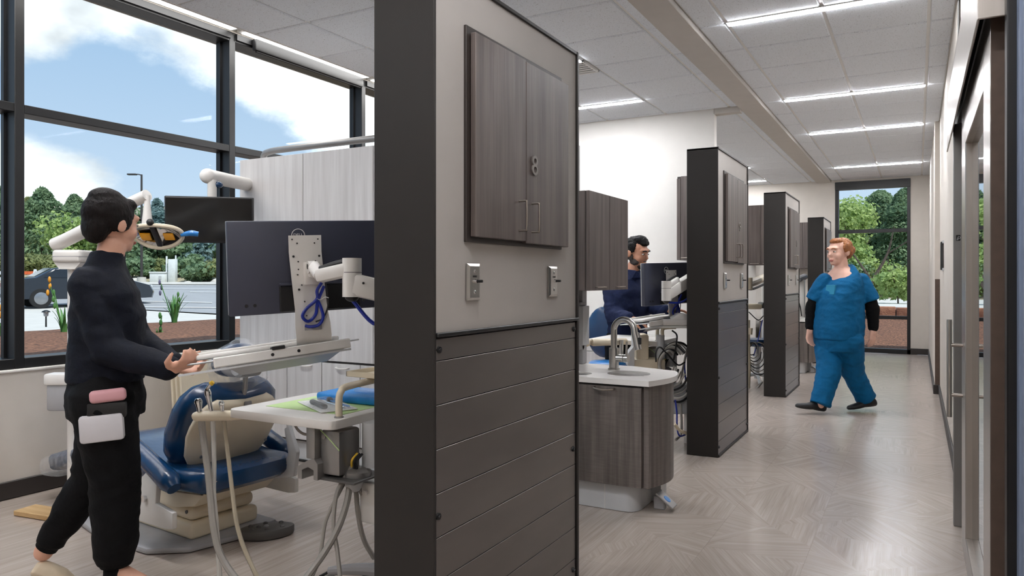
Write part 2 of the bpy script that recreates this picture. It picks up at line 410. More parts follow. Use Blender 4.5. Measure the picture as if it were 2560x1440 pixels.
# ---------------------------------------------------------------- the setting
CEIL = 2.907
XW = -4.43                                   # inside face of the window wall
YE = 13.63                                   # end wall of the corridor
def struct(name, mb, m, parent=None, **k):
    o = mb.build(name, m, parent, **k)
    if parent is None: o['kind'] = 'structure'
    return o
def vinyl(name, fixed=None):
    m = bpy.data.materials.new(name); m.use_nodes = True
    nt = m.node_tree; N = nt.nodes.new; L = nt.links.new; b = nt.nodes['Principled BSDF']
    g = N('ShaderNodeNewGeometry'); sp = N('ShaderNodeSeparateXYZ'); L(g.outputs['Position'], sp.inputs[0])
    if fixed is None:
        at = N('ShaderNodeAttribute'); at.attribute_name = 'grain'; ang = at.outputs['Fac']
    else:
        va = N('ShaderNodeValue'); va.outputs[0].default_value = fixed; ang = va.outputs[0]
    vr = N('ShaderNodeVectorRotate'); vr.rotation_type = 'Z_AXIS'; L(g.outputs['Position'], vr.inputs['Vector']); L(ang, vr.inputs['Angle'])
    def nz(sx, sy, det):
        mp = N('ShaderNodeMapping'); mp.inputs['Scale'].default_value = (sx, sy, 1); L(vr.outputs[0], mp.inputs[0])
        n = N('ShaderNodeTexNoise'); n.inputs['Scale'].default_value = 1; n.inputs['Detail'].default_value = det; L(mp.outputs[0], n.inputs[0]); return n.outputs[0]
    a = nz(4, 150, 4); c = nz(1.5, 34, 3)
    ad = N('ShaderNodeMath'); ad.operation = 'ADD'; L(a, ad.inputs[0]); L(c, ad.inputs[1])
    ml = N('ShaderNodeMath'); ml.operation = 'MULTIPLY'; ml.inputs[1].default_value = .5; L(ad.outputs[0], ml.inputs[0])
    r = N('ShaderNodeValToRGB'); L(ml.outputs[0], r.inputs[0])
    e = r.color_ramp.elements; e[0].position = .30; e[0].color = lin((153, 141, 133)); e[1].position = .70; e[1].color = lin((187, 175, 166))
    mm = e.new(.5); mm.color = lin((171, 159, 150))
    L(r.outputs[0], b.inputs['Base Color'])
    b.inputs['Roughness'].default_value = .21; b.inputs['Specular IOR Level'].default_value = .6
    bp = N('ShaderNodeBump'); bp.inputs['Strength'].default_value = .07; bp.inputs['Distance'].default_value = .004; L(a, bp.inputs['Height']); L(bp.outputs[0], b.inputs['Normal'])
    MATS[name] = m
vinyl('vinyl_patch'); vinyl('vinyl_plain', R_(90))
def fissured():
    m = mat('ceiling_tile', (238, 243, 249), .85, var=.01)
    nt = m.node_tree; N = nt.nodes.new; L = nt.links.new; b = nt.nodes['Principled BSDF']
    g = N('ShaderNodeNewGeometry')
    d = N('ShaderNodeTexNoise'); d.inputs['Scale'].default_value = 38; d.inputs['Detail'].default_value = 2; L(g.outputs['Position'], d.inputs[0])
    w = N('ShaderNodeMix'); w.data_type = 'VECTOR'; w.inputs[0].default_value = .022; L(g.outputs['Position'], w.inputs[4]); L(d.outputs['Color'], w.inputs[5])
    n = N('ShaderNodeTexNoise'); n.inputs['Scale'].default_value = 150; n.inputs['Detail'].default_value = 1.5; L(w.outputs[1], n.inputs[0])
    r = N('ShaderNodeValToRGB'); L(n.outputs[0], r.inputs[0]); e = r.color_ramp.elements
    e[0].position = .30; e[0].color = lin((186, 189, 192)); e[1].position = .38; e[1].color = lin((238, 243, 249))
    L(r.outputs[0], b.inputs['Base Color'])
    bp = N('ShaderNodeBump'); bp.inputs['Strength'].default_value = .3; bp.inputs['Distance'].default_value = .004; L(n.outputs[0], bp.inputs['Height']); L(bp.outputs[0], b.inputs['Normal'])
fissured()

fl = struct('floor', MB().box(-4.5, -3.2, -.12, 3.0, YE, -.0025), 'vinyl_plain')
fl['label'] = 'wood-grain grey beige vinyl floor of the clinic'
# corridor floor tiles: each made of a few triangular grain patches
def tile_mesh(seed, w=.4245, l=.8495):
    rnd = random.Random(seed); bm = bmesh.new(); z = 0.0
    pts = [(0, 0), (w, 0), (w, l * rnd.uniform(.25, .5)), (w, l * rnd.uniform(.6, .85)), (w, l), (0, l), (0, l * rnd.uniform(.55, .8)), (0, l * rnd.uniform(.2, .45))]
    c = (w * rnd.uniform(.35, .65), l * rnd.uniform(.4, .6))
    top = [bm.verts.new((p[0], p[1], z)) for p in pts]; ce = bm.verts.new((c[0], c[1], z)); low = [bm.verts.new((p[0], p[1], -.0024)) for p in pts]
    ang = [.3, 2.1, 1.0, 2.75, 1.55, .65]; rnd.shuffle(ang); n = len(pts); fs = []
    for i in range(n):
        fs.append((bm.faces.new((top[i], top[(i + 1) % n], ce)), ang[(i // 2 * 2 + (i % 3 == 0)) % 6]))
    for i in range(n): fs.append((bm.faces.new((low[i], low[(i + 1) % n], top[(i + 1) % n], top[i])), 1.5))
    me = bpy.data.meshes.new('floor_tile'); vals = [a for _, a in fs]; bm.to_mesh(me); bm.free()
    at = me.attributes.new('grain', 'FLOAT', 'FACE'); at.data.foreach_set('value', vals); me.materials.append(MATS['vinyl_patch'])
    return me
TM = [tile_mesh(k) for k in range(9)]
rnd = random.Random(3)
for i in range(4):
    for j in range(16):
        o = bpy.data.objects.new('floor_tile', rnd.choice(TM)); COL.objects.link(o); o.parent = fl
        x0 = -1.275 + .425 * i; y0 = .4 + .85 * j - (.425 if i % 2 else 0)
        if rnd.random() < .5: o.location = (x0 + .4245, y0 + .8495, 0); o.rotation_euler = (0, 0, math.pi)
        else: o.location = (x0, y0, 0)

# ceiling: grid slab with lay-in tiles hanging below it
xg = [-4.0, -3.51, -2.877, -2.245, -1.612, -1.51]
xc = [-1.292, -1.102, -.518, .066, .215]
cm = MB().box(-3.99, -3.2, CEIL + .012, .6, YE, CEIL + .06)
ce = struct('ceiling', cm, 'grid_white'); ce['label'] = 'white suspended ceiling with fissured lay-in tiles'
def tilebox(w, l):
    b = MB(); g = .011
    b.prism([(g, g), (w - g, g), (w - g, l - g), (g, l - g)], 0, .02, 'z')
    bm = bmesh.new(); [bm.verts.new(v) for v in b.v]; bm.verts.ensure_lookup_table(); [bm.faces.new([bm.verts[i] for i in f]) for f in b.f]
    lowest = [e for e in bm.edges if all(v.co.z < .001 for v in e.verts)]
    bmesh.ops.bevel(bm, geom=lowest, offset=.006, segments=1, affect='EDGES')
    me = bpy.data.meshes.new('ceiling_tile'); bm.to_mesh(me); bm.free(); me.materials.append(MATS['ceiling_tile']); return me
CT = {}
def lay(xs, ys, y1, step):
    for k in range(len(xs) - 1):
        y = ys
        while y < y1 - .02:
            l = min(step, y1 - y); key = (round(xs[k + 1] - xs[k], 3), round(l, 3))
            if key not in CT: CT[key] = tilebox(*key)
            o = bpy.data.objects.new('ceiling_tile', CT[key]); COL.objects.link(o); o.parent = ce; o.location = (xs[k], y, CEIL)
            y += step
lay(xg, 2.97 - .61, 7.33, .61); lay(xg[:-1] + [-1.52], 7.44, YE, .61); lay(xc, 4.93 - 4 * .593, YE, .593)
struct('trim_1', MB().rbox(-1.51, -3.2, CEIL - .03, -1.292, YE, CEIL + .02, .004, 1), 'soffit_paint')['label'] = 'painted soffit band running along the corridor ceiling'
struct('trim_2', MB().rbox(-1.77, 7.34, CEIL - .05, -1.51, 7.44, CEIL + .03, .004, 1), 'soffit_paint')['label'] = 'short painted ceiling header joining the white wall to the soffit'
struct('wall_back', MB().box(-4.6, -3.3, 0, 3, -3.2, 3.2), 'wall_paint')
struct('trim_3', MB().box(-3.995, -3.2, CEIL - .004, -3.975, YE, CEIL + .17), 'wall_white')['label'] = 'white edge trim of the ceiling along the windows'
struct('trim_4', MB().box(-4.43, -3.2, 3.075, -3.98, YE, 3.12), 'wall_white')['label'] = 'raised white soffit above the window head'
roof = MB().box(-5.02, -3.6, 3.14, 3.2, YE + .3, 3.5)  # unseen slab added to keep the sun out; only its overhang shows
struct('roof', roof, 'concrete')['label'] = 'roof slab added to block the sun, with a shallow overhang outside the windows'
# recessed linear lights over the windows, one per bay with a small gap between
PLB = ['the bay behind the camera', 'the window bay left of the picture', 'the leftmost window bay', 'the bay behind the person in black', 'the window bay beside the casework', 'the bay beyond the roller shade', 'the bay before the white wall', 'the bay after the white wall', 'the last window bay']
YM = [-.655 + 1.475 * k for k in range(10)]
for k in range(len(YM) - 1):
    t = thing('perimeter_light', 'white linear light along the ceiling edge above ' + PLB[k], 'light', Matrix.Translation((-4.2, YM[k], 3.06)), 'linear lights above the windows')
    MB().box(-4.42, YM[k] + .02, 3.055, -4.0, YM[k + 1] - .02, 3.075).build('housing', 'grid_white', t)
    MB().box(-4.405, YM[k] + .05, 3.049, -4.01, YM[k + 1] - .05, 3.056).build('diffuser', 'cove_lens', t)

# ---- window wall on the left
wl = struct('wall_left', MB().box(XW - .18, -3.2, -.1, XW, YE, .71).box(XW - .18, -3.2, 3.05, XW - .01, YE, 3.2).box(XW - .18, -3.2, .7, XW, YM[0] - .02, 3.1), 'wall_paint')
struct('baseboard_left', MB().rbox(XW, -3.2, 0, XW + .014, YE, .098, .004, 1), 'trim_dark')
struct('trim_5', MB().rbox(XW - .1, -.7, .70, XW + .012, 7.34, .716, .004, 1), 'wall_white')['label'] = 'white window stool under the black frame'
wn = bpy.data.objects.new('window_1', None); COL.objects.link(wn); wn['kind'] = 'structure'; wn['label'] = 'long black framed window wall along the operatories'; WM[wn.name] = I4
XF = XW - .015                                # inside face of the frame
XG = XF - .10                                 # glass plane
for k, y in enumerate(YM):
    m = MB(); m.rbox(XF - .15, y - .026, .716, XF, y + .026, 3.05, .003, 1); m.box(XG - .006, y - .04, .74, XG + .012, y + .04, 3.03); m.build('mullion', 'black_metal', wn)
for k in range(len(YM) - 1):
    a, b = YM[k] + .026, YM[k + 1] - .026
    MB().rbox(XF - .15, a, .716, XF, b, .775, .003, 1).build('sill_rail', 'black_metal', wn)
    MB().rbox(XF - .15, a, 2.985, XF, b, 3.05, .003, 1).box(XF, a, 3.0, XF + .02, b, 3.045).build('head_rail', 'black_metal', wn)
    MB().rbox(XF - .15, a, 2.165, XF - .002, b, 2.215, .003, 1).build('transom', 'black_metal', wn)
    MB().box(XG - .003, a, .775, XG + .003, b, 2.165).build('pane', 'window_glass', wn)
    MB().box(XG - .003, a, 2.215, XG + .003, b, 2.985).build('pane', 'window_glass', wn)
sh = thing('roller_shade', 'rolled-up black window shade below the head of the second bay', 'shade', Matrix.Translation((XF + .03, 3.9, 3.0)))
MB().rbox(XF + .021, 3.93, 2.955, XF + .07, 5.16, 3.046, .012).build('shade_cassette', 'black_metal', sh)
MB().cyl((XF + .045, 3.95, 2.953), (XF + .045, 5.14, 2.953), .008).build('hem_bar', 'black_plastic', sh)

# ---- end wall with the tall window
wf = MB(); x0, x1, zt = -1.225, -.095, 2.872
wf.box(-4.6, YE, 0, x0, YE + .16, 3.2); wf.box(x1, YE, 0, .6, YE + .16, 3.2); wf.box(x0, YE, zt, x1, YE + .16, 3.2)
struct('wall_far', wf, 'wall_paint')
struct('baseboard_far', MB().rbox(x1, YE - .014, 0, .165, YE, .1, .004, 1), 'trim_dark')
wn2 = bpy.data.objects.new('window_2', None); COL.objects.link(wn2); wn2['kind'] = 'structure'; wn2['label'] = 'tall black framed window at the end of the corridor'; WM[wn2.name] = I4
yf = YE + .0
def bar(n, *a): MB().rbox(*a, .003, 1).build(n, 'black_metal', wn2)
bar('jamb_rail', x0, yf - .01, 0, x0 + .055, yf + .12, zt); bar('jamb_rail', x1 - .05, yf - .01, 0, x1, yf + .12, zt)
bar('head_rail', x0, yf - .03, 2.74, x1, yf + .12, zt); bar('sill_rail', x0, yf - .01, 0, x1, yf + .12, .075)
bar('transom', x0, yf, 2.005, x1, yf + .1, 2.062); bar('transom', x0, yf, .565, x1, yf + .1, .62)
for a, b in ((.075, .565), (.62, 2.005), (2.062, 2.74)): MB().box(x0 + .05, yf + .06, a, x1 - .05, yf + .066, b).build('pane', 'window_glass', wn2)

# ---- white wall behind operatory nine, full height
struct('wall_partition', MB().box(XW, 7.34, 0, -1.76, 7.44, CEIL + .02), 'wall_white')['label'] = 'full height white wall between the operatories'
struct('baseboard_partition', MB().rbox(XW, 7.326, 0, -1.76, 7.34, .1, .004, 1), 'trim_dark')

# ---- right wall of the corridor with the sliding door
wr = MB(); wr.box(.165, 9.05, 0, .6, YE, 3.2); wr.box(.212, 4.9, 0, .6, 9.05, 3.2); wr.box(.212, 4.28, 0, .26, 4.9, 3.2); wr.box(.212, 2.3, 2.8, .3, 4.9, 3.2)
wr.box(.235, -3.2, 0, .3, 2.3, 3.2)
struct('wall_right', wr, 'wall_paint')
struct('baseboard_right', MB().rbox(.151, 9.04, 0, .165, YE, .1, .004, 1).rbox(.198, 4.3, 0, .212, 9.04, .1, .004, 1).rbox(.151, 9.036, 0, .212, 9.05, .1, .004, 1), 'trim_dark')
struct('trim_6', MB().box(.166, 9.042, .1, .212, 9.05, 1.225), 'brown_edge')['label'] = 'brown panel on the wall return beside the corridor'
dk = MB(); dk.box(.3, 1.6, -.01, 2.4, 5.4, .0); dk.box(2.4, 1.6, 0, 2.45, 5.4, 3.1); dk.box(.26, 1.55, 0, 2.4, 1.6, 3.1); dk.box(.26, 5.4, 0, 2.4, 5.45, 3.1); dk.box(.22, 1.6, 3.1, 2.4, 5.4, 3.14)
struct('wall_dark_room', dk, 'painted_dark')['label'] = 'room behind the sliding door, its darkness painted on the walls'
struct('window_3', MB().box(.232, 2.3, 2.0, .24, 4.88, 2.8), 'painted_dark')['label'] = 'black panel standing in for the dark interior behind the clerestory above the sliding door'  # opaque sheet with the dark interior put into its colour
cl = MB(); cl.rbox(.20, 4.80, 2.0, .235, 4.88, 2.82, .003, 1); cl.rbox(.20, 2.3, 2.78, .235, 4.88, 2.83, .003, 1)
struct('trim_7', cl, 'dark_grey_plastic')['label'] = 'grey frame around the dark clerestory'

d = bpy.data.objects.new('door_1', None); COL.objects.link(d); d['kind'] = 'structure'; d['label'] = 'sliding glass door in an aluminum frame'; WM[d.name] = I4
xa, xb, ya, yb = .179, .216, 2.45, 3.95
MB().rbox(xa, yb - .28, .01, xb, yb, 2.0, .003, 1).build('stile', 'aluminum', d)
MB().rbox(xa, ya, .01, xb, ya + .24, 2.0, .003, 1).build('stile', 'aluminum', d)
MB().rbox(xa, ya + .24, .01, xb, yb - .28, .12, .003, 1).build('bottom_rail', 'aluminum', d)
MB().rbox(xa, ya + .24, 1.80, xb, yb - .28, 2.0, .003, 1).build('top_rail', 'aluminum', d)
MB().box(.204, ya + .24, .12, .209, yb - .28, 1.80).build('pane', 'door_glass', d)
MB().box(xa + .001, ya - .012, .01, xb - .001, ya, 2.0).build('edge_strip', 'brown_edge', d)
h = MB(); h.cyl((.127, 3.86, .60), (.127, 3.86, 1.04), .011)
ho = h.build('pull_handle', 'steel', d)
for z in (.70, .925): MB().cyl((.127, 3.86, z), (.18, 3.86, z), .0085).build('standoff', 'brushed_nickel', ho)
hd = MB(); hd.prism([(.142, 1.93), (.150, 1.925), (.152, 2.09), (.228, 2.09), (.228, 1.94), (.222, 1.94), (.222, 2.084), (.146, 2.084)], 2.37, 4.74, 'y')
hd2 = MB(); hd2.box(.146, 2.365, 1.926, .231, 2.375, 2.092)
hh = MB().rbox(.143, 2.37, 1.928, .150, 4.74, 2.20, .002, 1).rbox(.143, 2.362, 1.928, .231, 2.37, 2.20, .002, 1).rbox(.143, 2.37, 2.19, .231, 4.74, 2.20, .002, 1)
hh.build('track_cover', 'aluminum', d)
MB().box(.175, 2.40, 2.0, .222, 4.72, 2.05).cyl((.18, 3.0, 2.01), (.21, 3.0, 2.01), .02).cyl((.18, 4.3, 2.01), (.21, 4.3, 2.01), .02).build('roller_track', 'black_metal', d)
jb = MB(); jb.rbox(.157, 4.24, 0, .20, 4.28, 1.99, .003, 1); jo = jb.build('jamb', 'grey_metal', d)
MB().rbox(.198, 4.238, 0, .214, 4.30, 1.99, .006, 2).build('jamb_stop', 'light_grey_plastic', jo)
sg = MB().rbox(.168, 4.236, 1.412, .186, 4.24, 1.44, .002, 1).build('jamb_plate', 'black_plastic', jo)
textmesh('jamb_letter', 'D', .017, frame((.1815, 4.2355, 1.426), (1, 0, 0), (0, -1, 0)), 'paper_white', d, .0006)
MB().prism([(.1695, 1.414), (.1775, 1.438), (.1775, 1.414)], 4.2345, 4.236, 'y').build('jamb_triangle', 'grey_plastic', d)
struct('trim_8', MB().rbox(.205, 2.30, 0, .238, 2.36, 2.2, .003, 1), 'black_metal')['label'] = 'black door seal at the near jamb'
struct('trim_9', MB().rbox(.226, 2.24, 0, .30, 2.31, 3.0, .004, 1), 'blue_frame')['label'] = 'grey blue painted door frame at the near jamb'
pl = thing('wall_plaque', 'thin black plaque on the right wall beyond the sliding door', 'sign', Matrix.Translation((.2, 7.9, 1.44)))
MB().rbox(.188, 7.75, 1.31, .206, 7.95, 1.565, .003, 1).build('panel', 'black_plastic', pl); MB().rbox(.200, 7.73, 1.30, .212, 7.97, 1.325, .002, 1).build('clip', 'light_grey_plastic', pl); MB().rbox(.200, 7.73, 1.55, .212, 7.97, 1.575, .002, 1).build('clip', 'light_grey_plastic', pl)

# ---- ceiling lights: slim linear fixtures set into the grid
def lin_light(xa, xb, y, label, grp=None, w=.062):
    t = thing('ceiling_light', label, 'light', Matrix.Translation(((xa + xb) / 2, y, CEIL)), grp)
    MB().rbox(xa, y - w / 2 - .006, CEIL - .006, xb, y + w / 2 + .006, CEIL + .012, .002, 1).build('housing', 'grid_white', t)
    MB().rbox(xa + .006, y - w / 2, CEIL - .010, xb - .006, y + w / 2, CEIL - .004, .002, 1).build('diffuser', 'lamp_lens', t)
for y, s in ((4.93, 'nearest the camera above the corridor entrance'), (7.302, 'second along the corridor ceiling'), (9.11, 'third along the corridor ceiling'), (12.046, 'last before the end window')):
    lin_light(-1.10, .064, y, 'long thin linear ceiling light, ' + s, 'corridor linear lights')
lin_light(-3.5, -2.26, 6.63, 'linear ceiling light in front of the full height white wall')
lin_light(-2.86, -2.26, 5.16, 'short linear ceiling light beside the ceiling air vent', None, .11)
lin_light(-3.5, -2.25, 13.02, 'linear ceiling light closest to the end wall over the last operatory')
lin_light(-2.9, -2.2, 11.4, 'small linear ceiling light over the last operatory before the end wall')
lin_light(-3.5, -2.26, 1.75, 'linear ceiling light over the near operatory'); lin_light(-1.10, .064, 1.37, 'linear ceiling light over the near end of the corridor'); lin_light(-1.10, .064, -1.0, 'linear ceiling light behind the near end of the corridor')
lin_light(-3.5, -2.26, -.5, 'linear ceiling light over the bay before the near operatory'); lin_light(-3.5, -2.26, 9.7, 'linear ceiling light over the operatory behind the white wall')
v = thing('ceiling_vent', 'square louvered air vent in the operatory ceiling', 'vent', Matrix.Translation((-2.5, 5.4, CEIL)))
MB().box(-2.86, 5.235, CEIL - .002, -2.26, 5.53, CEIL + .01).build('backing', 'black_plastic', v)
fr = MB().rbox(-2.87, 5.225, CEIL - .012, -2.25, 5.245, CEIL + .01, .003, 1).rbox(-2.87, 5.52, CEIL - .012, -2.25, 5.54, CEIL + .01, .003, 1).rbox(-2.27, 5.225, CEIL - .012, -2.25, 5.54, CEIL + .01, .003, 1).rbox(-2.87, 5.225, CEIL - .012, -2.85, 5.54, CEIL + .01, .003, 1)
fr.build('frame', 'grid_white', v)
for k in range(5): MB().rbox(-2.85, 5.275 + .05 * k, CEIL - .010, -2.27, 5.299 + .05 * k, CEIL - .002, .002, 1).build('slat', 'grid_white', v)
# ---------------------------------------------------------------- numbered partition pillars along the corridor
XP = -1.193                                   # corridor face
def pillar(y0, num, label, length=.998, op='first'):
    t = thing('partition_pillar', label, 'partition', Matrix.Translation((XP - .108, y0 + length / 2, 0)), 'bronze partition pillars')
    x0, x1, y1 = XP - .216, XP, y0 + length
    fr = MB()                                  # folded bronze shell: near end, top, far end, back face
    fr.rbox(x0, y0, 0, x1, y0 + .012, 2.128, .002, 1); fr.rbox(x0, y1 - .012, 0, x1, y1, 2.128, .002, 1)
    fr.rbox(x0, y0, 2.116, x1 + .004, y1 + .004, 2.130, .002, 1); fr.box(x0, y0 + .01, 0, x0 + .012, y1 - .01, 2.12)
    fr.rbox(x1 - .02, y1 - .012, 0, x1 + .006, y1 + .004, 2.130, .002, 1); fr.rbox(x1 - .012, y0 + .01, 0, x1 + .006, y1, .018, .002, 1)
    fr.build('shell', 'bronze', t)
    MB().box(x0 + .02, y0 + .012, 1.066, x1 - .003, y1 - .012, 2.116).build('wall_panel', 'pillar_paint', t)
    MB().rbox(x1 - .004, y0 + .008, 1.056, x1 + .008, y1, 1.068, .002, 1).build('trim_strip', 'black_metal', t)
    MB().box(x0 + .02, y0 + .012, 0.005, x1 - .014, y1 - .012, 1.056).build('backing', 'door_edge_dark', t)
    zs = [1.052, .988, .8625, .737, .611, .485, .360, .2345, .1085, .018]
    for k in range(9):
        MB().rbox(x1 - .013, y0 + .014, zs[k + 1] + .0012, x1 - .001, y1 - .018, zs[k] - .0012, .0008, 1).build('plank', 'plank_metal', t)
    for yy, zz in ((y0 + .024, 1.020), (y1 - .036, 1.024), (y0 + .020, .547), (y1 - .042, .549), (y0 + .022, .07), (y1 - .04, .07)):
        MB().cyl((x1 - .003, yy, zz), (x1 + .005, yy, zz), .0105, .0095, 12).cyl((x1 + .005, yy, zz), (x1 + .008, yy, zz), .005, .004, 6).build('bolt', 'black_plastic', t)
    # recessed double-door cabinet
    ca, cb, z0, z1 = y0 + .172, y0 + .832, 1.346, 1.978
    c = MB().rbox(x1 - .01, ca - .012, z0 - .012, x1 + .006, cb + .006, z1 + .010, .002, 1).build('cabinet_frame', 'door_edge_dark', t)
    mid = (ca + cb) / 2 + .006
    for s, (a, b) in enumerate(((ca + .008, mid - .002), (mid + .002, cb + .022))):
        dd = MB().rbox(x1 + .008, a, z0 + (.004 if s == 0 else -.002), x1 + .027, b, z1 - .010 - s * .004, .002, 1).build('door', 'dark_laminate', t)
        hy = mid + (-.052 if s == 0 else .040)
        pts = [(x1 + .026, hy, 1.384), (x1 + .052, hy, 1.384), (x1 + .056, hy, 1.390), (x1 + .057, hy, 1.43), (x1 + .056, hy, 1.476), (x1 + .052, hy, 1.482), (x1 + .026, hy, 1.482)]
        MB().tube(pts, .0038, 8, 4).build('door_handle', 'brushed_nickel', dd)
    textmesh('number', num, .098, frame((x1 + .028, mid + (.058 if len(num) == 1 else .085), 1.612), (0, 1, 0), (1, 0, 0)), 'number_grey', t, .004)
    for k, yy in enumerate((y0 + .204, y0 + .764)):
        pz = 1.213
        pm = MB(); a, b = yy - .037, yy + .037
        pm.loft([[Vector((x1, a, pz - .056)), Vector((x1, b, pz - .056)), Vector((x1, b, pz + .056)), Vector((x1, a, pz + .056))],
                 [Vector((x1 + .004, a, pz - .056)), Vector((x1 + .004, b, pz - .056)), Vector((x1 + .004, b, pz + .056)), Vector((x1 + .004, a, pz + .056))],
                 [Vector((x1 + .009, a + .010, pz - .048)), Vector((x1 + .009, b - .010, pz - .048)), Vector((x1 + .009, b - .010, pz + .048)), Vector((x1 + .009, a + .010, pz + .048))]])
        pm.v = pm.v
        po = pm.build('switch_plate', 'steel', t, smooth=0, fixn=True)
        MB().sph((x1 + .009, yy, pz + .032), (.002, .006, .006), 8, 5).sph((x1 + .009, yy, pz - .031), (.002, .006, .006), 8, 5).build('plate_screw', 'chrome', po)
        MB().cyl((x1 + .008, yy, pz + .002), (x1 + .018, yy, pz + .002), .0068, .006, 10).build('collar', 'chrome', po)
        MB().cyl((x1 + .016, yy, pz + .002), (x1 + .036, yy, pz + .002), .0048, .0044, 10).build('button', 'black_plastic', po)
        textmesh('lettering', 'X-RAY', .0085, frame((x1 + .0094, yy, pz + .0165), (0, 1, 0), (1, 0, 0)), 'black_plastic', po, .0004)
    return t
pillar(1.708, '8', 'nearest bronze partition pillar, with number 8 on its cabinet door')
pillar(5.082, '9', 'second bronze partition pillar, with number 9 on its cabinet door')
pillar(8.020, '10', 'third bronze partition pillar, with number 10 on its cabinet door')
pillar(11.55, '11', 'furthest bronze partition pillar, behind the person in teal scrubs')
# ---------------------------------------------------------------- near operatory
# casework partition with light fronts towards the near operatory
def casework(x0, x1, y0, y1, label, doors, fronts='light_laminate', top=2.06, back=True):
    t = thing('casework_partition', label, 'cabinet', Matrix.Translation(((x0 + x1) / 2, (y0 + y1) / 2, 0)))
    MB().rbox(x0, y0 + .02, .15, x1, y1, top, .002, 1).build('carcass', fronts, t)
    MB().box(x0 + .004, y0 + .0175, .15, x1 - .004, y0 + .0205, top - .004).build('backing', 'door_edge_dark', t)
    MB().box(x0 + .03, y0 + .05, 0, x1, y1 - .04, .15).build('toe_kick', 'light_grey_plastic', t)
    MB().box(x0 + .02, y0 + .035, .0, x1, y0 + .05, .012).build('toe_seal', 'black_plastic', t)
    MB().box(x0 + .004, y0 + .012, .678, x1, y0 + .03, .692).box(x0 + .004, y0 + .012, .145, x1, y0 + .03, .156).build('shadow_gap', 'door_edge_dark', t)
    xs = [x0] + [d for d in doors if d < x1] + [x1]
    for a, b in zip(xs[:-1], xs[1:]):
        if b - a < .05: continue
        d = MB().rbox(a + .003, y0, .157, b - .003, y0 + .018, .678, .0015, 1).build('door', fronts, t)
        c = (a + b) / 2 + .02
        MB().tube([(c - .05, y0 + .004, .655), (c - .046, y0 - .018, .653), (c, y0 - .026, .650), (c + .046, y0 - .018, .653), (c + .05, y0 + .004, .655)], .005, 8, 4).build('handle', 'white_plastic', d)
    ps = [x0, -3.57, -2.975, -2.38, x1] if back else [x0, (x0 + x1) / 2, x1]
    for a, b in zip(ps[:-1], ps[1:]):
        MB().rbox(a + .002, y0, .693, b - .002, y0 + .018, top - .002, .0012, 1).build('panel', fronts, t)
    return t
cw = casework(-4.172, -1.85, 3.60, 4.24, 'pale grey laminate casework wall behind the dental chair', [-3.904, -3.716, -3.404, -3.081, -2.76, -2.44, -2.12])
tb = MB(); tb.tube([(-4.0, 3.66, 2.055), (-3.985, 3.65, 2.085), (-3.93, 3.64, 2.103), (-3.7, 3.63, 2.107), (-2.6, 3.63, 2.107), (-2.1, 3.63, 2.106), (-2.05, 3.64, 2.08), (-2.04, 3.65, 2.055)], .022, 12, 5)
tag(tb.build('tube_rail', 'grey_metal', None, (-3, 3.63, 2.06)), 'grey metal tube rail along the top of the pale casework wall', 'rail')
# ---- second monitor on its arm
TL, TR, BL = P(410, 489, 4.42), P(633, 494, 4.5), P(412, 606, 4.44)
Mx = frame((TL + TR) / 2, TR - TL, TL - BL)
sw_, sh_ = (TR - TL).length, (TL - BL).length
m2 = thing('patient_monitor', 'black patient monitor hung from a white arm in front of the window', 'monitor', Mx)
MB(Mx).rbox(-sw_ / 2, 0, -sh_, sw_ / 2, .03, 0, .006, 2).build('case', 'black_plastic', m2)
MB(Mx).rbox(-sw_ / 2 + .008, -.0025, -sh_ + .016, sw_ / 2 - .008, .001, -.008, .001, 1).build('screen', 'screen_black', m2)
arm = thing('swing_arm_mount', 'white swing arm holding the black patient monitor', 'monitor arm', P(520, 445, 4.5))
e0 = P(519, 440, 4.55); e1 = Vector((-4.19, 3.80, P(600, 466, 5.3).z))
MB().tube([e0, e0 * .8 + e1 * .2, e0 * .4 + e1 * .6, e1], .045, 16, 1).sph(e0, .047, 14, 10).build('beam', 'white_plastic', arm)
MB().cyl(P(530, 450, 4.56), P(530, 520, 4.56), .028, .028, 14).build('post', 'white_plastic', arm)
MB().sph(P(545, 462, 4.58), (.03, .03, .022), 12, 8).build('knuckle', 'blue_vinyl', arm)
MB().rbox(e1.x - .01, e1.y - .08, e1.z - .08, e1.x + .02, e1.y + .08, e1.z + .08, .01, 2).build('wall_plate', 'white_plastic', arm)
pm_ = P(530, 530, 4.56); MB(Mx).rbox(.04, .03, -sh_ * .65, .14, .06, -sh_ * .2, .006, 2).build('mount', 'white_plastic', arm)

UPV = Vector((0, 0, 1))
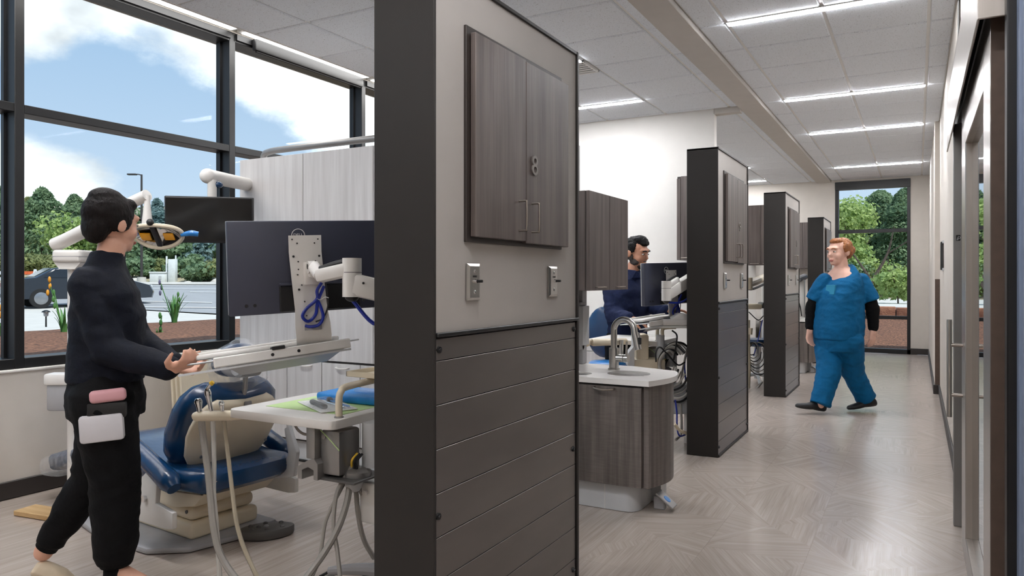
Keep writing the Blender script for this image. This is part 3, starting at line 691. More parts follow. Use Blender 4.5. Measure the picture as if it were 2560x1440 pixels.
# ---- monitor workstation: monitor seen from behind, mount plate, arm and keyboard tray
def workstation(Mm, w, h, label, trayM, arm_pts, full=True):
    # Mm: x along the screen, z up the screen, y away from the viewer; origin top left corner
    t = thing('monitor_workstation', label, 'monitor', Mm)
    b = MB(Mm); b.rbox(0, .004, -h, w, .034, 0, .006, 2); mo = b.build('monitor_back', 'monitor_back', t)
    MB(Mm).rbox(.001, .034, -h + .001, w - .001, .042, -.001, .002, 1).build('screen_glass', 'light_grey_plastic', mo)
    MB(Mm).box(.008, .042, -h + .012, w - .008, .043, -.008).build('screen', 'screen_black', mo)
    px = w * .455                                          # mount plate centre
    MB(Mm).rbox(w * .30, -.006, -h * .985, w * .82, .01, -h * .70, .004, 1).build('connector_bay', 'black_plastic', mo)
    MB(Mm).rbox(w * .30, -.008, -h * .70, w * .82, .006, -h * .665, .004, 1).build('bay_lip', 'monitor_back', mo)
    for k in (0, 1): MB(Mm).cyl((w * (.10 + .05 * k), .006, -h * .895), (w * (.10 + .05 * k), .002, -h * .895), .0062, .0062, 14).build('key', 'black_plastic', mo)
    lg = MB(Mm); c = Vector((px - .018, .0022, -.056)); n = 28
    for k in range(n):
        a0, a1 = 2 * math.pi * k / n, 2 * math.pi * (k + 1) / n
        q = []
        for r in (.026, .0235):
            for a in (a0, a1): q.append(c + Vector((r * math.cos(a), 0, r * math.sin(a))))
        lg.add(q + [v + Vector((0, .002, 0)) for v in q], [(0, 2, 3, 1), (4, 5, 7, 6), (0, 1, 5, 4), (2, 6, 7, 3)])
    lg.build('logo_ring', 'paper_white', mo)
    textmesh('logo_lettering', 'DELL', .0165, Mm @ frame(c + Vector((0, .0012, .001)), (1, 0, 0), (0, -1, 0)), 'paper_white', mo, .0008)
    # white mount plate, dropping below the screen and turning under onto the tray
    pw = .062; rings = []
    zl = [(-.030, -.055), (-.030, -.12), (-.031, -h * .62), (-.034, -h * .95), (-.036, -h * 1.12), (-.034, -h * 1.26), (-.022, -h * 1.345), (.01, -h * 1.375), (.06, -h * 1.38)]
    for i, (y, z) in enumerate(zl):
        o_ = .028 * max(0, (-z / h - .35)); ww = pw + .006 * (i > 3)
        y2 = y + .005; z2 = z + (.006 if i > 6 else 0)
        rings.append([Vector((px - ww + o_, y, z)), Vector((px + ww + o_, y, z)), Vector((px + ww + o_, y2, z2)), Vector((px - ww + o_, y2, z2))])
    mp = MB(Mm).loft(rings).build('mount_plate', 'white_plastic', t, smooth=50, fixn=True)
    for sx, z in ((-.8, .07), (.78, .07), (-.5, .085), (.56, .085), (-.74, .135), (.84, .135), (-.46, .155), (.6, .155), (-.46, .185), (.6, .185), (-.68, .205), (-.45, .245), (-.62, .262), (-.3, .31), (.3, .31), (-.2, .365)):
        if z * h / .356 > h * 1.2: continue
        r_ = .0042 if z in (.135, .262) else .0026
        MB(Mm).cyl((px + sx * pw + .01 * (z > .2), -.0335 - .004 * (z > .2), -z), (px + sx * pw + .01 * (z > .2), -.0295, -z), r_, r_, 10).build('screw', 'black_plastic', mp)
    MB(Mm).rbox(px - .012, -.04, -h * 1.185, px + .055, -.036, -h * 1.125, .004, 2).build('slot', 'grey_plastic', mp)
    # vesa head and arm
    kn = MB(Mm); kn.rbox(px - .012, -.052, -.245, px + .05, -.032, -.155, .006, 2).cyl((px - .004, -.075, -.175), (px + .022, -.075, -.175), .024, .024, 16).rbox(px + .0, -.09, -.215, px + .026, -.05, -.165, .01, 2)
    kn.build('tilt_head', 'white_plastic', t)
    MB(Mm).cyl((px - .0055, -.075, -.172), (px - .003, -.075, -.172), .010, .010, 14).build('pivot_cap', 'black_plastic', t)
    a0 = Mm @ Vector((px + .02, -.075, -.175)); P1 = [a0] + [Vector(p) for p in arm_pts]
    MB().cyl(P1[0], P1[1], .024, .022, 14).build('arm_neck', 'white_plastic', t)
    def beam(p, q, hh, ww, n_, m_):
        Mb_ = frame(p, q - p); l = (q - p).length
        return MB(Mb_).rbox(-ww * .2, -ww, -hh, l + ww * .2, ww, hh, .012, 2).build(n_, m_, t)
    beam(P1[1], P1[2], .024, .030, 'arm_link', 'white_plastic')
    MB().tube([P1[1] + Vector((0, 0, .026)), (P1[1] + P1[2]) / 2 + Vector((0, 0, .032)), P1[2] + Vector((0, 0, .03))], .010, 8, 4).build('arm_cable', 'black_cable', t)
    MB().cyl(P1[2] + Vector((0, 0, -.012)), P1[2] + Vector((0, 0, .038)), .034, .034, 20).cyl(P1[2] + Vector((0, 0, -.10)), P1[2] + Vector((0, 0, -.014)), .034, .034, 20).build('elbow', 'white_plastic', t)
    MB().cyl(P1[2] + Vector((0, 0, -.0145)), P1[2] + Vector((0, 0, -.0115)), .0335, .0335, 20).sph(P1[2] + Vector((0, 0, -.10)), (.026, .026, .018), 14, 8).build('elbow_seal', 'black_plastic', t)
    u = beam(P1[2] + Vector((0, 0, -.055)), P1[3], .040, .034, 'spring_arm', 'white_plastic')
    for z in (-.03, .03):
        q = P1[2] + (P1[3] - P1[2]).normalized() * .05 + Vector((0, 0, -.055 + z)); MB().sph(q + Vector((.01 * -FX, 0, 0)) - Vector((FX, FY, 0)) * .034, .0045, 8, 6).build('arm_screw', 'black_plastic', u)
    # blue power cable: tied loop in front of the plate
    lp = lambda x, y, z: Mm @ Vector((px + x, y, -z))
    MB().tube([lp(.045, -.085, .235), lp(.030, -.075, .265), lp(.032, -.06, .30), lp(-.006, -.052, .335), lp(-.022, -.05, .365), lp(.0, -.05, .385), lp(.028, -.052, .36), lp(.036, -.056, .31), lp(.058, -.07, .25)], .0062, 8, 6).build('cable_loop', 'blue_cable', t)
    MB().tube([lp(.034, -.056, .30), lp(.05, -.055, .34), lp(.056, -.053, .375), lp(.04, -.048, .402), lp(.01, -.042, .408), lp(-.01, -.036, .404)], .0062, 8, 6).build('cable_tail', 'blue_cable', t)
    MB().tube([lp(.03, -.066, .296), lp(.045, -.064, .303), lp(.06, -.074, .292), lp(.072, -.08, .295)], .0016, 6, 4).build('cable_tie', 'paper_white', t)
    MB().tube([lp(.07, -.05, .24), lp(.078, -.05, .32), lp(.06, -.046, .375), lp(.03, -.042, .39)], .003, 6, 5).build('signal_cable', 'black_cable', t)
    MB().tube([Mm @ Vector((w * .41, -.010, -h * .72)), Mm @ Vector((w * .415, -.014, -h * .80)), Mm @ Vector((w * .435, -.02, -h * .9)), Mm @ Vector((w * .47, -.02, -h * .99)), Mm @ Vector((px + .02, -.02, -h * 1.06))], .0055, 8, 5).build('power_cable', 'blue_cable', t)
    MB(Mm).rbox(w * .39, -.018, -h * .77, w * .43, -.002, -h * .705, .004, 2).build('plug', 'blue_cable', t)
    MB().tube([P1[2] + Vector((0, 0, -.11)), (P1[2] + P1[3]) / 2 + Vector((0, 0, -.15)), P1[3] + Vector((0, 0, -.11))], .007, 8, 5).build('arm_power_cable', 'blue_cable', t)
    # keyboard tray
    if trayM:
        T_ = trayM
        MB(T_).rbox(-.02, -.005, -.034, .50, .008, .004, .004, 1).build('tray_flange', 'white_plastic', t)
        tr = MB(T_).rbox(-.10, .0, -.010, .54, .20, -.004, .003, 1)
        tr.prism([(-.10, 0), (.50, 0), (.48, .012), (-.14, .012)], -.044, -.036, 'z')
        tr.build('tray_pan', 'light_grey_plastic', t)
        MB(T_).add([Vector((.02, -.004, -.034)), Vector((.47, -.004, -.034)), Vector((.44, .13, -.075)), Vector((.10, .13, -.075)), Vector((.02, .004, -.03)), Vector((.47, .004, -.03)), Vector((.44, .138, -.071)), Vector((.10, .138, -.071))], [(0, 1, 2, 3), (7, 6, 5, 4), (0, 4, 5, 1), (1, 5, 6, 2), (2, 6, 7, 3), (3, 7, 4, 0)]).build('tray_underplate', 'grey_plastic', t, fixn=True)
        kb = MB(T_).rbox(-.07, .03, .004, .47, .17, .022, .008, 2); kb.build('keyboard_deck', 'white_plastic', t)
        MB(T_).rbox(-.06, .16, .018, .46, .18, .034, .006, 2).build('deck_lip', 'white_plastic', t)
        for x in (.19, .29): MB(T_).cyl((x, -.007, -.016), (x, -.004, -.016), .0062, .0062, 12).build('tray_bolt', 'black_plastic', t)
        MB(T_).rbox(.19, -.01, .0, .24, .02, .014, .003, 1).build('latch', 'black_plastic', t)
    return t
TL = P(566, 553, 2.70); TRp = P(935, 551, 2.975); BL = P(590, 795, 2.745)
Mm = frame(TL, TRp - TL, TL - BL)
tl, tr = P(505, 902, 2.63), P(885, 846, 2.95)
Tm = frame(tl + (tr - tl) * .1, tr - tl, UPV + Vector((FX, FY, 0)) * .16)
workstation(Mm, .61, .356, 'dark grey monitor seen from behind on a white mount over the delivery tray', Tm, [P(800, 690, 2.66), P(880, 672, 2.62), P(985, 735, 2.66)])

# ---- delivery unit: white tray table with handle, housing below, column, feet
def delivery_unit(cx_, cy_, zt, label, cxo=.12):
    M = Matrix.Translation((cx_, cy_, 0)); t = thing('delivery_unit', label, 'dental unit', M)
    w, l = .56, .50
    tp = MB(M); r = .035; o = []
    for (x, y, a) in ((-r, r, -90), (-r, l - r, 0), (-w + r, l - r, 90), (-w + r, r, 180)):
        for k in range(6): o.append((x + r * math.cos(R_(a + 18 * k)), y + r * math.sin(R_(a + 18 * k))))
    tp.prism(o, zt - .034, zt, 'z', None, .004); tp.build('tray_top', 'white_plastic', t)
    MB(M).tube([(-.035, .075, zt - .005), (-.035, .075, zt + .07), (-.033, .085, zt + .098), (-.03, .115, zt + .112), (-.03, .30, zt + .118), (-.03, .46, zt + .118)], .0135, 12, 6).build('handle', 'cream_plastic', t)
    MB(M).lathe([(.018, 0), (.018, .004), (.014, .006)], (-.035, .075, zt), 14).build('handle_collar', 'grey_metal', t)
    h = MB(M); h.rbox(-.16, .03, zt - .16, -.115, .07, zt - .034, .006, 2)
    h.prism([(-.20, zt - .24), (-.205, zt - .195), (-.15, zt - .165), (-.12, zt - .155), (-.10, zt - .175), (-.10, zt - .235), (-.12, zt - .235), (-.12, zt - .20), (-.15, zt - .19), (-.18, zt - .205), (-.18, zt - .24)], .03, .16, 'y')
    h.build('bracket', 'grey_metal', t)
    MB(M).rbox(-.115, .06, zt - .22, -.02, .18, zt - .05, .012, 2).cyl((-.095, .055, zt - .075), (-.095, .065, zt - .075), .010, .010, 10).build('motor_housing', 'grey_metal', t)
    MB(M).rbox(-.135, .05, zt - .238, .06, .22, zt - .228, .002, 1).build('base_board', 'dark_grey_plastic', t)
    MB(M).cyl((.03, .20, zt - .20), (.03, .20, zt - .03), .046, .046, 20).build('support_post', 'light_grey_plastic', t)
    MB(M).lathe([(.052, 0), (.052, .018), (.03, .03)], (.0, .14, zt - .228), 18).build('slip_ring', 'grey_metal', t)
    for k, (dx, mm) in enumerate(((-.012, 'yellow'), (.0, 'black_cable'), (.012, 'black_cable'))):
        MB(M).tube([(dx, .12, zt - .20), (dx + .01, .11, zt - .165), (dx + .02, .13, zt - .14)], .0045, 6, 4).build('wire', mm, t)
    MB(M).tube([(-.11, .055, zt - .05), (-.06, .045, zt - .075), (-.02, .06, zt - .12)], .002, 6, 4).build('ground_wire', 'green_paper', t)
    MB(M).lathe([(.001, -.05), (.022, -.045), (.034, -.025), (.037, 0)], (-.01, .13, zt - .24), 16).build('cover_dome', 'light_grey_plastic', t)
    MB(M).rbox(min(-.02, cxo - .06), .17, zt - .42, max(.06, cxo + .10), .26, zt - .26, .012, 2).cyl((.015, .168, zt - .30), (.015, .160, zt - .30), .012, .012, 6).build('flex_arm', 'white_plastic', t)
    if True:
        MB(M).cyl((cxo, .22, .10), (cxo, .22, zt - .30), .035, .035, 18).build('column', 'white_plastic', t)
        for a in (200, 272, 344, 56, 128):
            d_ = Vector((math.cos(R_(a)), math.sin(R_(a)), 0)); q = Vector((cxo, .22, .10))
            lg_ = MB(M).tube([q, q + d_ * .15 + Vector((0, 0, .0)), q + d_ * .27 + Vector((0, 0, -.015))], .02, 10, 3, radii=[.028, .022, .016]).build('foot', 'grey_plastic', t)
            c = q + d_ * .27; MB(M).cyl((c.x - .02 * d_.y, c.y + .02 * d_.x, .032), (c.x + .02 * d_.y, c.y - .02 * d_.x, .032), .032, .032, 14).build('caster', 'dark_grey_plastic', lg_)
    return t
ZT = .70
DX, DY = -1.873, 2.035
delivery_unit(DX, DY, ZT, 'white delivery tray table with a beige handle beside the nearest pillar')
def hose(name, pts, r, m, parent, n=8): return MB().tube(pts, r, n, 8).build(name, m, parent)
hs = thing('hose_bundle', 'grey supply hoses hanging from the near delivery tray to the floor', 'hose', Vector((DX - .1, DY + .12, .45)))
D0 = 2.80
for pts, r, m in (
    ([P(882, 1163, 2.80), P(868, 1185, 2.79), P(845, 1225, 2.76), P(836, 1270, 2.74), P(834, 1320, 2.72), P(842, 1370, 2.70), P(850, 1440, 2.66), P(852, 1490, 2.62)], .0085, 'hose_grey'),
    ([P(880, 1160, 2.82), P(876, 1200, 2.80), P(866, 1260, 2.76), P(845, 1320, 2.72), P(812, 1380, 2.68), P(770, 1438, 2.62), P(720, 1500, 2.56)], .0125, 'hose_grey'),
    ([P(888, 1163, 2.83), P(870, 1190, 2.81), P(838, 1250, 2.78), P(815, 1300, 2.76), P(806, 1350, 2.74), P(800, 1395, 2.72), P(785, 1430, 2.7), P(750, 1500, 2.66)], .0075, 'hose_grey'),
    ([P(890, 1163, 2.84), P(890, 1220, 2.84), P(896, 1290, 2.84), P(910, 1350, 2.86), P(935, 1395, 2.9)], .0095, 'hose_grey'),
    ([P(893, 1163, 2.84), P(896, 1210, 2.84), P(912, 1245, 2.85), P(935, 1268, 2.88)], .0085, 'hose_grey')):
    hose('hose', pts, r, m, hs)
fc = thing('floor_cable', 'thin dark cable lying in a loop on the floor below the near tray', 'cable', W((850 - CX) / FPX * 3.05, 3.05, 0))
MB().tube([W((u - CX) / FPX * d, d, .008) for u, d in ((800, 3.0), (830, 3.06), (862, 3.08), (895, 3.05), (915, 3.0), (935, 2.95))], .006, 8, 6).build('cable', 'black_cable', fc)
# things lying on the tray
gp = MB(); gp.rbox(DX - .47, DY + .12, ZT, DX - .06, DY + .48, ZT + .0016, .0005, 1)
tag(gp.build('paper_napkin', 'green_paper', None, (DX - .25, DY + .3, ZT)), 'pale green paper napkin spread on the near delivery tray', 'napkin')
pk = thing('instrument_pouch', 'clear sterilization pouch with instruments on the green napkin', 'pouch', (DX - .22, DY + .2, ZT + .002))
Mp = Matrix.Translation((DX - .245, DY + .235, ZT + .003)) @ Matrix.Rotation(R_(-28), 4, 'Z')
MB(Mp).rbox(-.15, -.075, 0, .15, .075, .004, .001, 1).build('backing', 'paper_white', pk)
b = MB(Mp); n1, n2 = 14, 8; vs = []
for i in range(n1 + 1):
    for j in range(n2 + 1):
        x, y = -.15 + .30 * i / n1, -.075 + .15 * j / n2; e = math.sin(math.pi * i / n1) ** .6 * math.sin(math.pi * j / n2) ** .6
        vs.append((x, y, .005 + e * (.026 + .008 * noise.noise(Vector((x * 40, y * 40, 1))))))
b.add(vs, [(i * (n2 + 1) + j, i * (n2 + 1) + j + 1, (i + 1) * (n2 + 1) + j + 1, (i + 1) * (n2 + 1) + j) for i in range(n1) for j in range(n2)])
b.build('film', 'clear_film', pk, smooth=80)
MB(Mp).rbox(-.07, -.052, .004, .10, -.028, .022, .008, 2).build('syringe_body', 'dark_grey_plastic', pk)
MB(Mp).tube([(-.11, .0, .01), (0, .008, .012), (.12, .03, .01)], .004, 8, 3).build('mirror_handle', 'chrome', pk)
MB(Mp).tube([(-.11, .03, .01), (0, .035, .012), (.12, .05, .01)], .004, 8, 3).build('probe_handle', 'blue_wrap', pk)
MB(Mp).cyl((-.06, .03, .015), (-.045, .03, .015), .012, .012, 10).build('cap', 'black_plastic', pk)
bp_ = MB(Matrix.Translation((DX - .26, DY + .42, ZT + .002))); bp_.rbox(-.13, -.10, 0, .20, .10, .036, .014, 3)
bp_.v = [v + Vector((0, 0, .006 * noise.noise(v * 18))) if v.z > ZT + .02 else v for v in bp_.v]
wp = thing('wrapped_pack', 'bright blue wrapped pack of drapes behind the pouch', 'pack', (DX - .26, DY + .42, ZT))
bp_.build('wrap', 'blue_wrap', wp); MB(Matrix.Translation((DX - .15, DY + .42, ZT + .04))).rbox(-.09, -.03, 0, .08, .05, .012, .006, 2).build('clear_sleeve', 'clear_film', wp)
it = thing('instrument_tray', 'shallow beige instrument tray resting on the handle of the near delivery table', 'tray', (DX - .03, DY + .38, ZT + .13))
Mi = Matrix.Translation((DX - .03, DY + .38, ZT + .132))
for (a, b_, c, d_, e, f) in ((-.10, -.16, 0, .14, .16, .004), (-.10, -.16, 0, -.094, .16, .022), (-.10, -.16, 0, .14, -.154, .022), (.134, -.16, 0, .14, .16, .022), (-.10, .154, 0, .14, .16, .022)):
    MB(Mi).rbox(a, b_, c, d_, e, f, .002, 1).build('side' if f > .01 else 'base', 'cream_plastic', it)

# ---- assistant arm with three handpieces
aa = thing('assistant_arm', 'beige handpiece holder arm with three silver handpieces and hanging hoses', 'dental unit', P(560, 1042, 2.95))
def PP(u, v, d): return P(u, v, d)
MB().tube([PP(484, 1043, 2.94), PP(492, 1041, 2.94), PP(520, 1040, 2.95), PP(575, 1039, 2.98)], .024, 14, 4, radii=[.014, .020, .021, .021]).build('holder_bar', 'cream_plastic', aa)
MB().tube([PP(576, 1039, 2.98), PP(600, 1037, 2.99), PP(616, 1035, 3.0)], .019, 14, 4, radii=[.021, .020, .012]).build('arm_link', 'cream_plastic', aa)
MB().cyl(PP(603, 1038, 2.99), PP(642, 1035, 3.02), .006).build('arm_shaft', 'chrome', aa)
MB().tube([PP(632, 1036, 3.02), PP(640, 1035, 3.02), PP(662, 1035, 3.04), PP(672, 1036, 3.05)], .018, 14, 4, radii=[.012, .018, .018, .013]).build('arm_knuckle', 'cream_plastic', aa)
MB().rbox(0, 0, 0, .018, .03, .05, .003, 1, Matrix.Translation(PP(672, 1048, 3.04))).build('arm_clip', 'white_plastic', aa)
MB().cyl(PP(660, 1042, 3.01), PP(668, 1044, 3.0), .011).build('arm_screw', 'steel', aa)
for k, (u0, v0, u1, v1, r, tip) in enumerate(((500, 1032, 495, 997, .014, 0), (528, 1028, 518, 972, .012, 1), (556, 1030, 553, 1003, .010, 2))):
    a, b = PP(u0, v0, 2.945 + .012 * k), PP(u1, v1, 2.945 + .012 * k); hp = MB(); d_ = b - a
    hp.tube([a - d_ * .1, a + d_ * .3, a + d_ * .8, b, b + d_ * .03], r, 12, 3, radii=[r * .75, r * .7, r * 1.15, r * .8, r * .5])
    h_ = hp.build('handpiece', 'chrome', aa)
    if tip == 1: MB().cyl(b, b + (PP(532, 950, 2.95) - PP(519, 968, 2.95)), .008, .006).build('nozzle', 'chrome', h_); MB().cyl(PP(527, 960, 2.944), PP(533, 955, 2.944), .010, .008).build('button', 'yellow', h_)
    if tip == 2: MB().cyl(PP(551, 1012, 2.955), PP(560, 1012, 2.955), .004).build('lever', 'white_plastic', h_)
for pts, r, m in (
    ([PP(504, 1052, 2.95), PP(506, 1075, 2.95), PP(512, 1120, 2.94), PP(520, 1180, 2.92), PP(527, 1250, 2.9), PP(533, 1310, 2.88), PP(545, 1370, 2.86), PP(570, 1420, 2.84), PP(610, 1470, 2.8), PP(640, 1500, 2.78)], .0135, 'hose_grey'),
    ([PP(532, 1052, 2.96), PP(534, 1100, 2.96), PP(535, 1170, 2.95), PP(534, 1230, 2.94), PP(540, 1300, 2.92), PP(545, 1370, 2.9), PP(548, 1420, 2.88), PP(552, 1490, 2.86)], .0095, 'hose_white'),
    ([PP(560, 1052, 2.97), PP(566, 1100, 2.97), PP(575, 1180, 2.95), PP(582, 1240, 2.93), PP(592, 1310, 2.91), PP(610, 1370, 2.89), PP(640, 1436, 2.86), PP(668, 1490, 2.84)], .0085, 'hose_beige')):
    hose('hose', pts, r, m, aa)
MB().tube([PP(700, 1048, 3.1), PP(730, 1052, 3.1), PP(745, 1075, 3.1), PP(765, 1086, 3.1), PP(790, 1078, 3.1), PP(805, 1066, 3.08)], .006, 8, 6).build('supply_hose', 'hose_grey', aa)

# ---- dental chair
def dental_chair():
    M = Matrix.Translation((-3.12, 2.42, 0)) @ Matrix.Rotation(R_(-5), 4, 'Z')
    t = thing('dental_chair', 'reclined blue vinyl dental chair with cream shell beside the window', 'dental chair', M)
    pl = MB(M); o = [(-.54, -.30), (-.2, -.36), (.16, -.34), (.30, -.22), (.34, .0), (.30, .25), (-.54, .27)]
    pl.prism(o, 0, .028, 'z', None, .01); pl.build('floor_plate', 'grey_plastic', t)
    bs = MB(M); bs.rbox(-.48, -.175, .028, .24, .19, .105, .02, 3); b0 = bs.build('base', 'cream_plastic', t)
    MB(M).rbox(-.46, -.165, .108, .225, .18, .175, .028, 3).build('base_cover', 'cream_plastic', t)
    MB(M).rbox(-.58, -.12, .03, -.46, .12, .13, .03, 2).build('lift_housing', 'cream_plastic', t)
    for x, z in ((-.12, .15), (.19, .15)): MB(M).cyl((x, -.168, z), (x, -.162, z), .009, .009, 8).build('bolt', 'dark_grey_plastic', b0)
    fr = MB(M); fr.prism([(-.42, .19), (-.30, .245), (.36, .275), (.40, .33), (.46, .34), (.30, .20), (.14, .17), (-.2, .165)], -.20, .20, 'y', None, .012); fr.build('seat_frame', 'cream_plastic', t)
    MB(M).rbox(-.3, -.22, .15, -.05, .22, .20, .01, 2).build('link', 'white_plastic', t)
    # leg rest and seat: one long cushion
    def cushion(name, prof, hw, thick, m, rnd=.05, wid=None):
        b = MB(M); rings = []
        for i, (x, z) in enumerate(prof):
            a = prof[max(0, i - 1)]; c = prof[min(len(prof) - 1, i + 1)]; d_ = Vector((c[0] - a[0], 0, c[1] - a[1])).normalized(); nn = Vector((-d_.z, 0, d_.x))
            if nn.z < 0: nn = -nn
            s_ = 1.0; e = min(i, len(prof) - 1 - i)
            tk = thick * (.55 if e == 0 else 1.0); ww = (wid[i] if wid else hw) * (.90 if e == 0 else 1.0)
            r = []
            for k in range(20):
                q = 2 * math.pi * k / 20; cx2 = math.copysign(abs(math.cos(q)) ** .45, math.cos(q)); sz = math.copysign(abs(math.sin(q)) ** .6, math.sin(q))
                r.append(Vector((x, 0, z)) + Vector((0, cx2 * ww, 0)) + nn * (sz * tk * .5 + (0.012 * (abs(cx2) ** 3) if sz > 0 else 0)))
            rings.append(r)
        b.loft(rings); return b.build(name, m, t, smooth=60, fixn=True)
    cushion('leg_rest', [(-1.14, .185), (-1.10, .195), (-.88, .255), (-.6, .325), (-.46, .36), (-.44, .362)], .22, .10, 'blue_vinyl', wid=[.17, .18, .20, .23, .25, .25])
    cushion('seat', [(-.45, .365), (-.42, .37), (-.3, .39), (-.12, .375), (.05, .335), (.25, .32), (.40, .325), (.46, .33)], .27, .12, 'blue_vinyl', wid=[.25, .25, .27, .28, .28, .27, .25, .2])
    # back rest: blue pad with a cream shell behind
    d_ = Vector((.43, 0, .90)).normalized(); n_ = Vector((d_.z, 0, -d_.x)); o_ = Vector((.165, 0, .335))
    def back(name, off, th, m, shrink, lo, hi):
        b = MB(M); rings = []
        prof = [(lo, .62), (lo + .03, .74), (lo + .10, .92), (lo + .20, 1.0), (hi - .13, .98), (hi - .065, .90), (hi - .025, .74), (hi, .56)]
        for i, (s_, w_) in enumerate(prof):
            ww = .265 * w_ * shrink; e = .6 if i in (0, len(prof) - 1) else 1.
            r = []
            for k in range(20):
                q = 2 * math.pi * k / 20; cx2 = math.copysign(abs(math.cos(q)) ** .55, math.cos(q)); sz = math.copysign(abs(math.sin(q)) ** .7, math.sin(q))
                r.append(o_ + d_ * s_ + n_ * (off + sz * th * .5 * e - .05 * (cx2 ** 2) * (1 if shrink > .9 else .6)) + Vector((0, cx2 * ww, 0)))
            rings.append(r)
        b.loft(rings); return b.build(name, m, t, smooth=60, fixn=True)
    back('backrest', 0, .13, 'blue_vinyl', 1.03, -.02, .43)
    sh = back('back_shell', .070, .05, 'cream_plastic', .90, .02, .40)
    for k, (s_, y) in enumerate(((.14, -.17), (.33, .0), (.16, .17))):
        q = M @ (o_ + d_ * s_ + n_ * .092 + Vector((0, y, 0))); nn = (M.to_3x3() @ n_); MB().cyl(q, q + nn * .004, .008, .008, 10).build('shell_screw', 'grey_metal', sh)
    MB(M).prism([(.16, .20), (.50, .28), (.52, .40), (.46, .52), (.43, .50), (.46, .38), (.40, .30), (.14, .24)], .19, .215, 'y', None, .006).build('back_bracket', 'light_grey_plastic', t)
    # headrest on its bar, both under a clear bag
    hb = o_ + d_ * .375
    MB(M).tube([hb + n_ * .05, hb + d_ * .08 + n_ * .035, hb + d_ * .14 + n_ * .01], .012, 10, 4).rbox(-.02, -.02, -.05, .02, .02, .02, .006, 2, Matrix.Translation(hb + n_ * .08)).build('headrest_bar', 'grey_metal', t)
    hc = hb + d_ * .165 + n_ * -.015 + Vector((-.03, 0, 0))
    Rm = Matrix(((n_.x, 0, d_.x), (0, 1, 0), (n_.z, 0, d_.z)))
    MB(M).sph(hc - n_ * .035, (.05, .125, .085), 22, 14, None, Rm).build('headrest', 'blue_vinyl', t)
    MB(M).sph(hc - n_ * .0 , (.045, .10, .068), 20, 12, None, Rm).build('headrest_back', 'light_grey_plastic', t)
    MB(M).cyl(hc + Vector((.055, -.05, -.01)), hc + Vector((.055, .05, -.01)), .048, .048, 18).build('headrest_hinge', 'grey_metal', t)
    MB(M).cyl(hc + Vector((.055, -.065, -.01)), hc + Vector((.055, -.05, -.01)), .036, .046, 18).build('hinge_knob', 'light_grey_plastic', t)
    bg = MB(M); bg.sph(hc + Vector((.0, 0, -.01)), (.105, .155, .125), 20, 14, None, Rm); bg.v = [v * 1. + Vector((noise.noise(v * 16), noise.noise(v * 16 + Vector((9, 0, 0))), noise.noise(v * 16 + Vector((0, 9, 0))))) * .022 for v in bg.v]
    bg.build('headrest_bag', 'clear_film', t, smooth=25)
    lb = MB(M); lb.rbox(-1.06, -.24, .12, -.44, .24, .40, .05, 3); 
    bm_ = MB(M); rings = []
    for i, (x, zc, hh, ww) in enumerate(((-1.185, .18, .05, .19), (-1.15, .185, .075, .205), (-.93, .240, .075, .215), (-.75, .285, .08, .235), (-.6, .322, .085, .25), (-.5, .345, .09, .265))):
        rings.append([Vector((x + .01 * noise.noise(Vector((k * .9, i, 5))), math.copysign(abs(math.cos(2 * math.pi * k / 24)) ** .5, math.cos(2 * math.pi * k / 24)) * ww, zc + math.copysign(abs(math.sin(2 * math.pi * k / 24)) ** .7, math.sin(2 * math.pi * k / 24)) * hh * (.8 if math.sin(2 * math.pi * k / 24) > 0 else 1.1) + .012 * noise.noise(Vector((k * .8, i * 1.3, 0))))) for k in range(24)])
    bm_.loft(rings); bm_.build('leg_rest_bag', 'clear_film', t, smooth=30, fixn=True)
    for sy in (-1, 1):
        y = sy * .315
        ap = MB(M); ap.tube([(-.06, y, .475), (.02, y, .455), (.16, y, .40), (.29, y, .345), (.335, y, .315)], .04, 14, 5, radii=[.030, .040, .042, .048, .030]); ap.build('armrest', 'blue_vinyl', t)
        ab = MB(M); ab.prism([(.06, .14), (.04, .20), (.12, .34), (.16, .37), (.21, .37), (.24, .33), (.23, .24), (.36, .22), (.36, .15), (.30, .14)], y - .012 - (.012 if sy < 0 else -.012), y + .012 - (.012 if sy < 0 else -.012), 'y', None, .005); a_ = ab.build('armrest_bracket', 'white_plastic', t)
        MB(M).cyl((.155, y - .04, .25), (.155, y - .02, .25), .016, .014, 6).build('armrest_bolt', 'chrome', a_)
    return t
dental_chair()
# ---- foot control
Mf = Matrix.Translation(W((666 - CX) / FPX * 3.5, 3.5, 0)) @ Matrix.Rotation(R_(52), 4, 'Z')
ft = thing('foot_control', 'flat dark grey foot control with raised buttons on the floor beside the chair', 'foot control', Mf)
o = [(.115 * math.cos(a) * (1.0 + .12 * math.cos(2 * a)), .075 * math.sin(a)) for a in [2 * math.pi * k / 28 for k in range(28)]]
MB(Mf).prism(o, .0, .045, 'z', None, .010).build('body', 'dark_grey_plastic', ft)
for k, (x, y) in enumerate(((-.07, .025), (-.07, -.03), (0, .045), (0, -.045), (.07, .03), (.07, -.03), (.0, .0), (-.035, .0))): MB(Mf).sph((x, y, .046), (.012, .012, .008), 10, 6).build('button', 'grey_plastic' if k == 6 else 'dark_grey_plastic', ft)
q = lambda u, d: W((u - CX) / FPX * d, d, .008)
MB().tube([q(700, 3.6), q(688, 3.68), q(660, 3.72), q(630, 3.70), q(600, 3.62), q(560, 3.48)], .006, 8, 6).tube([q(630, 3.5), q(590, 3.46), q(560, 3.42), q(520, 3.36)], .006, 8, 6).build('cable', 'black_cable', ft)

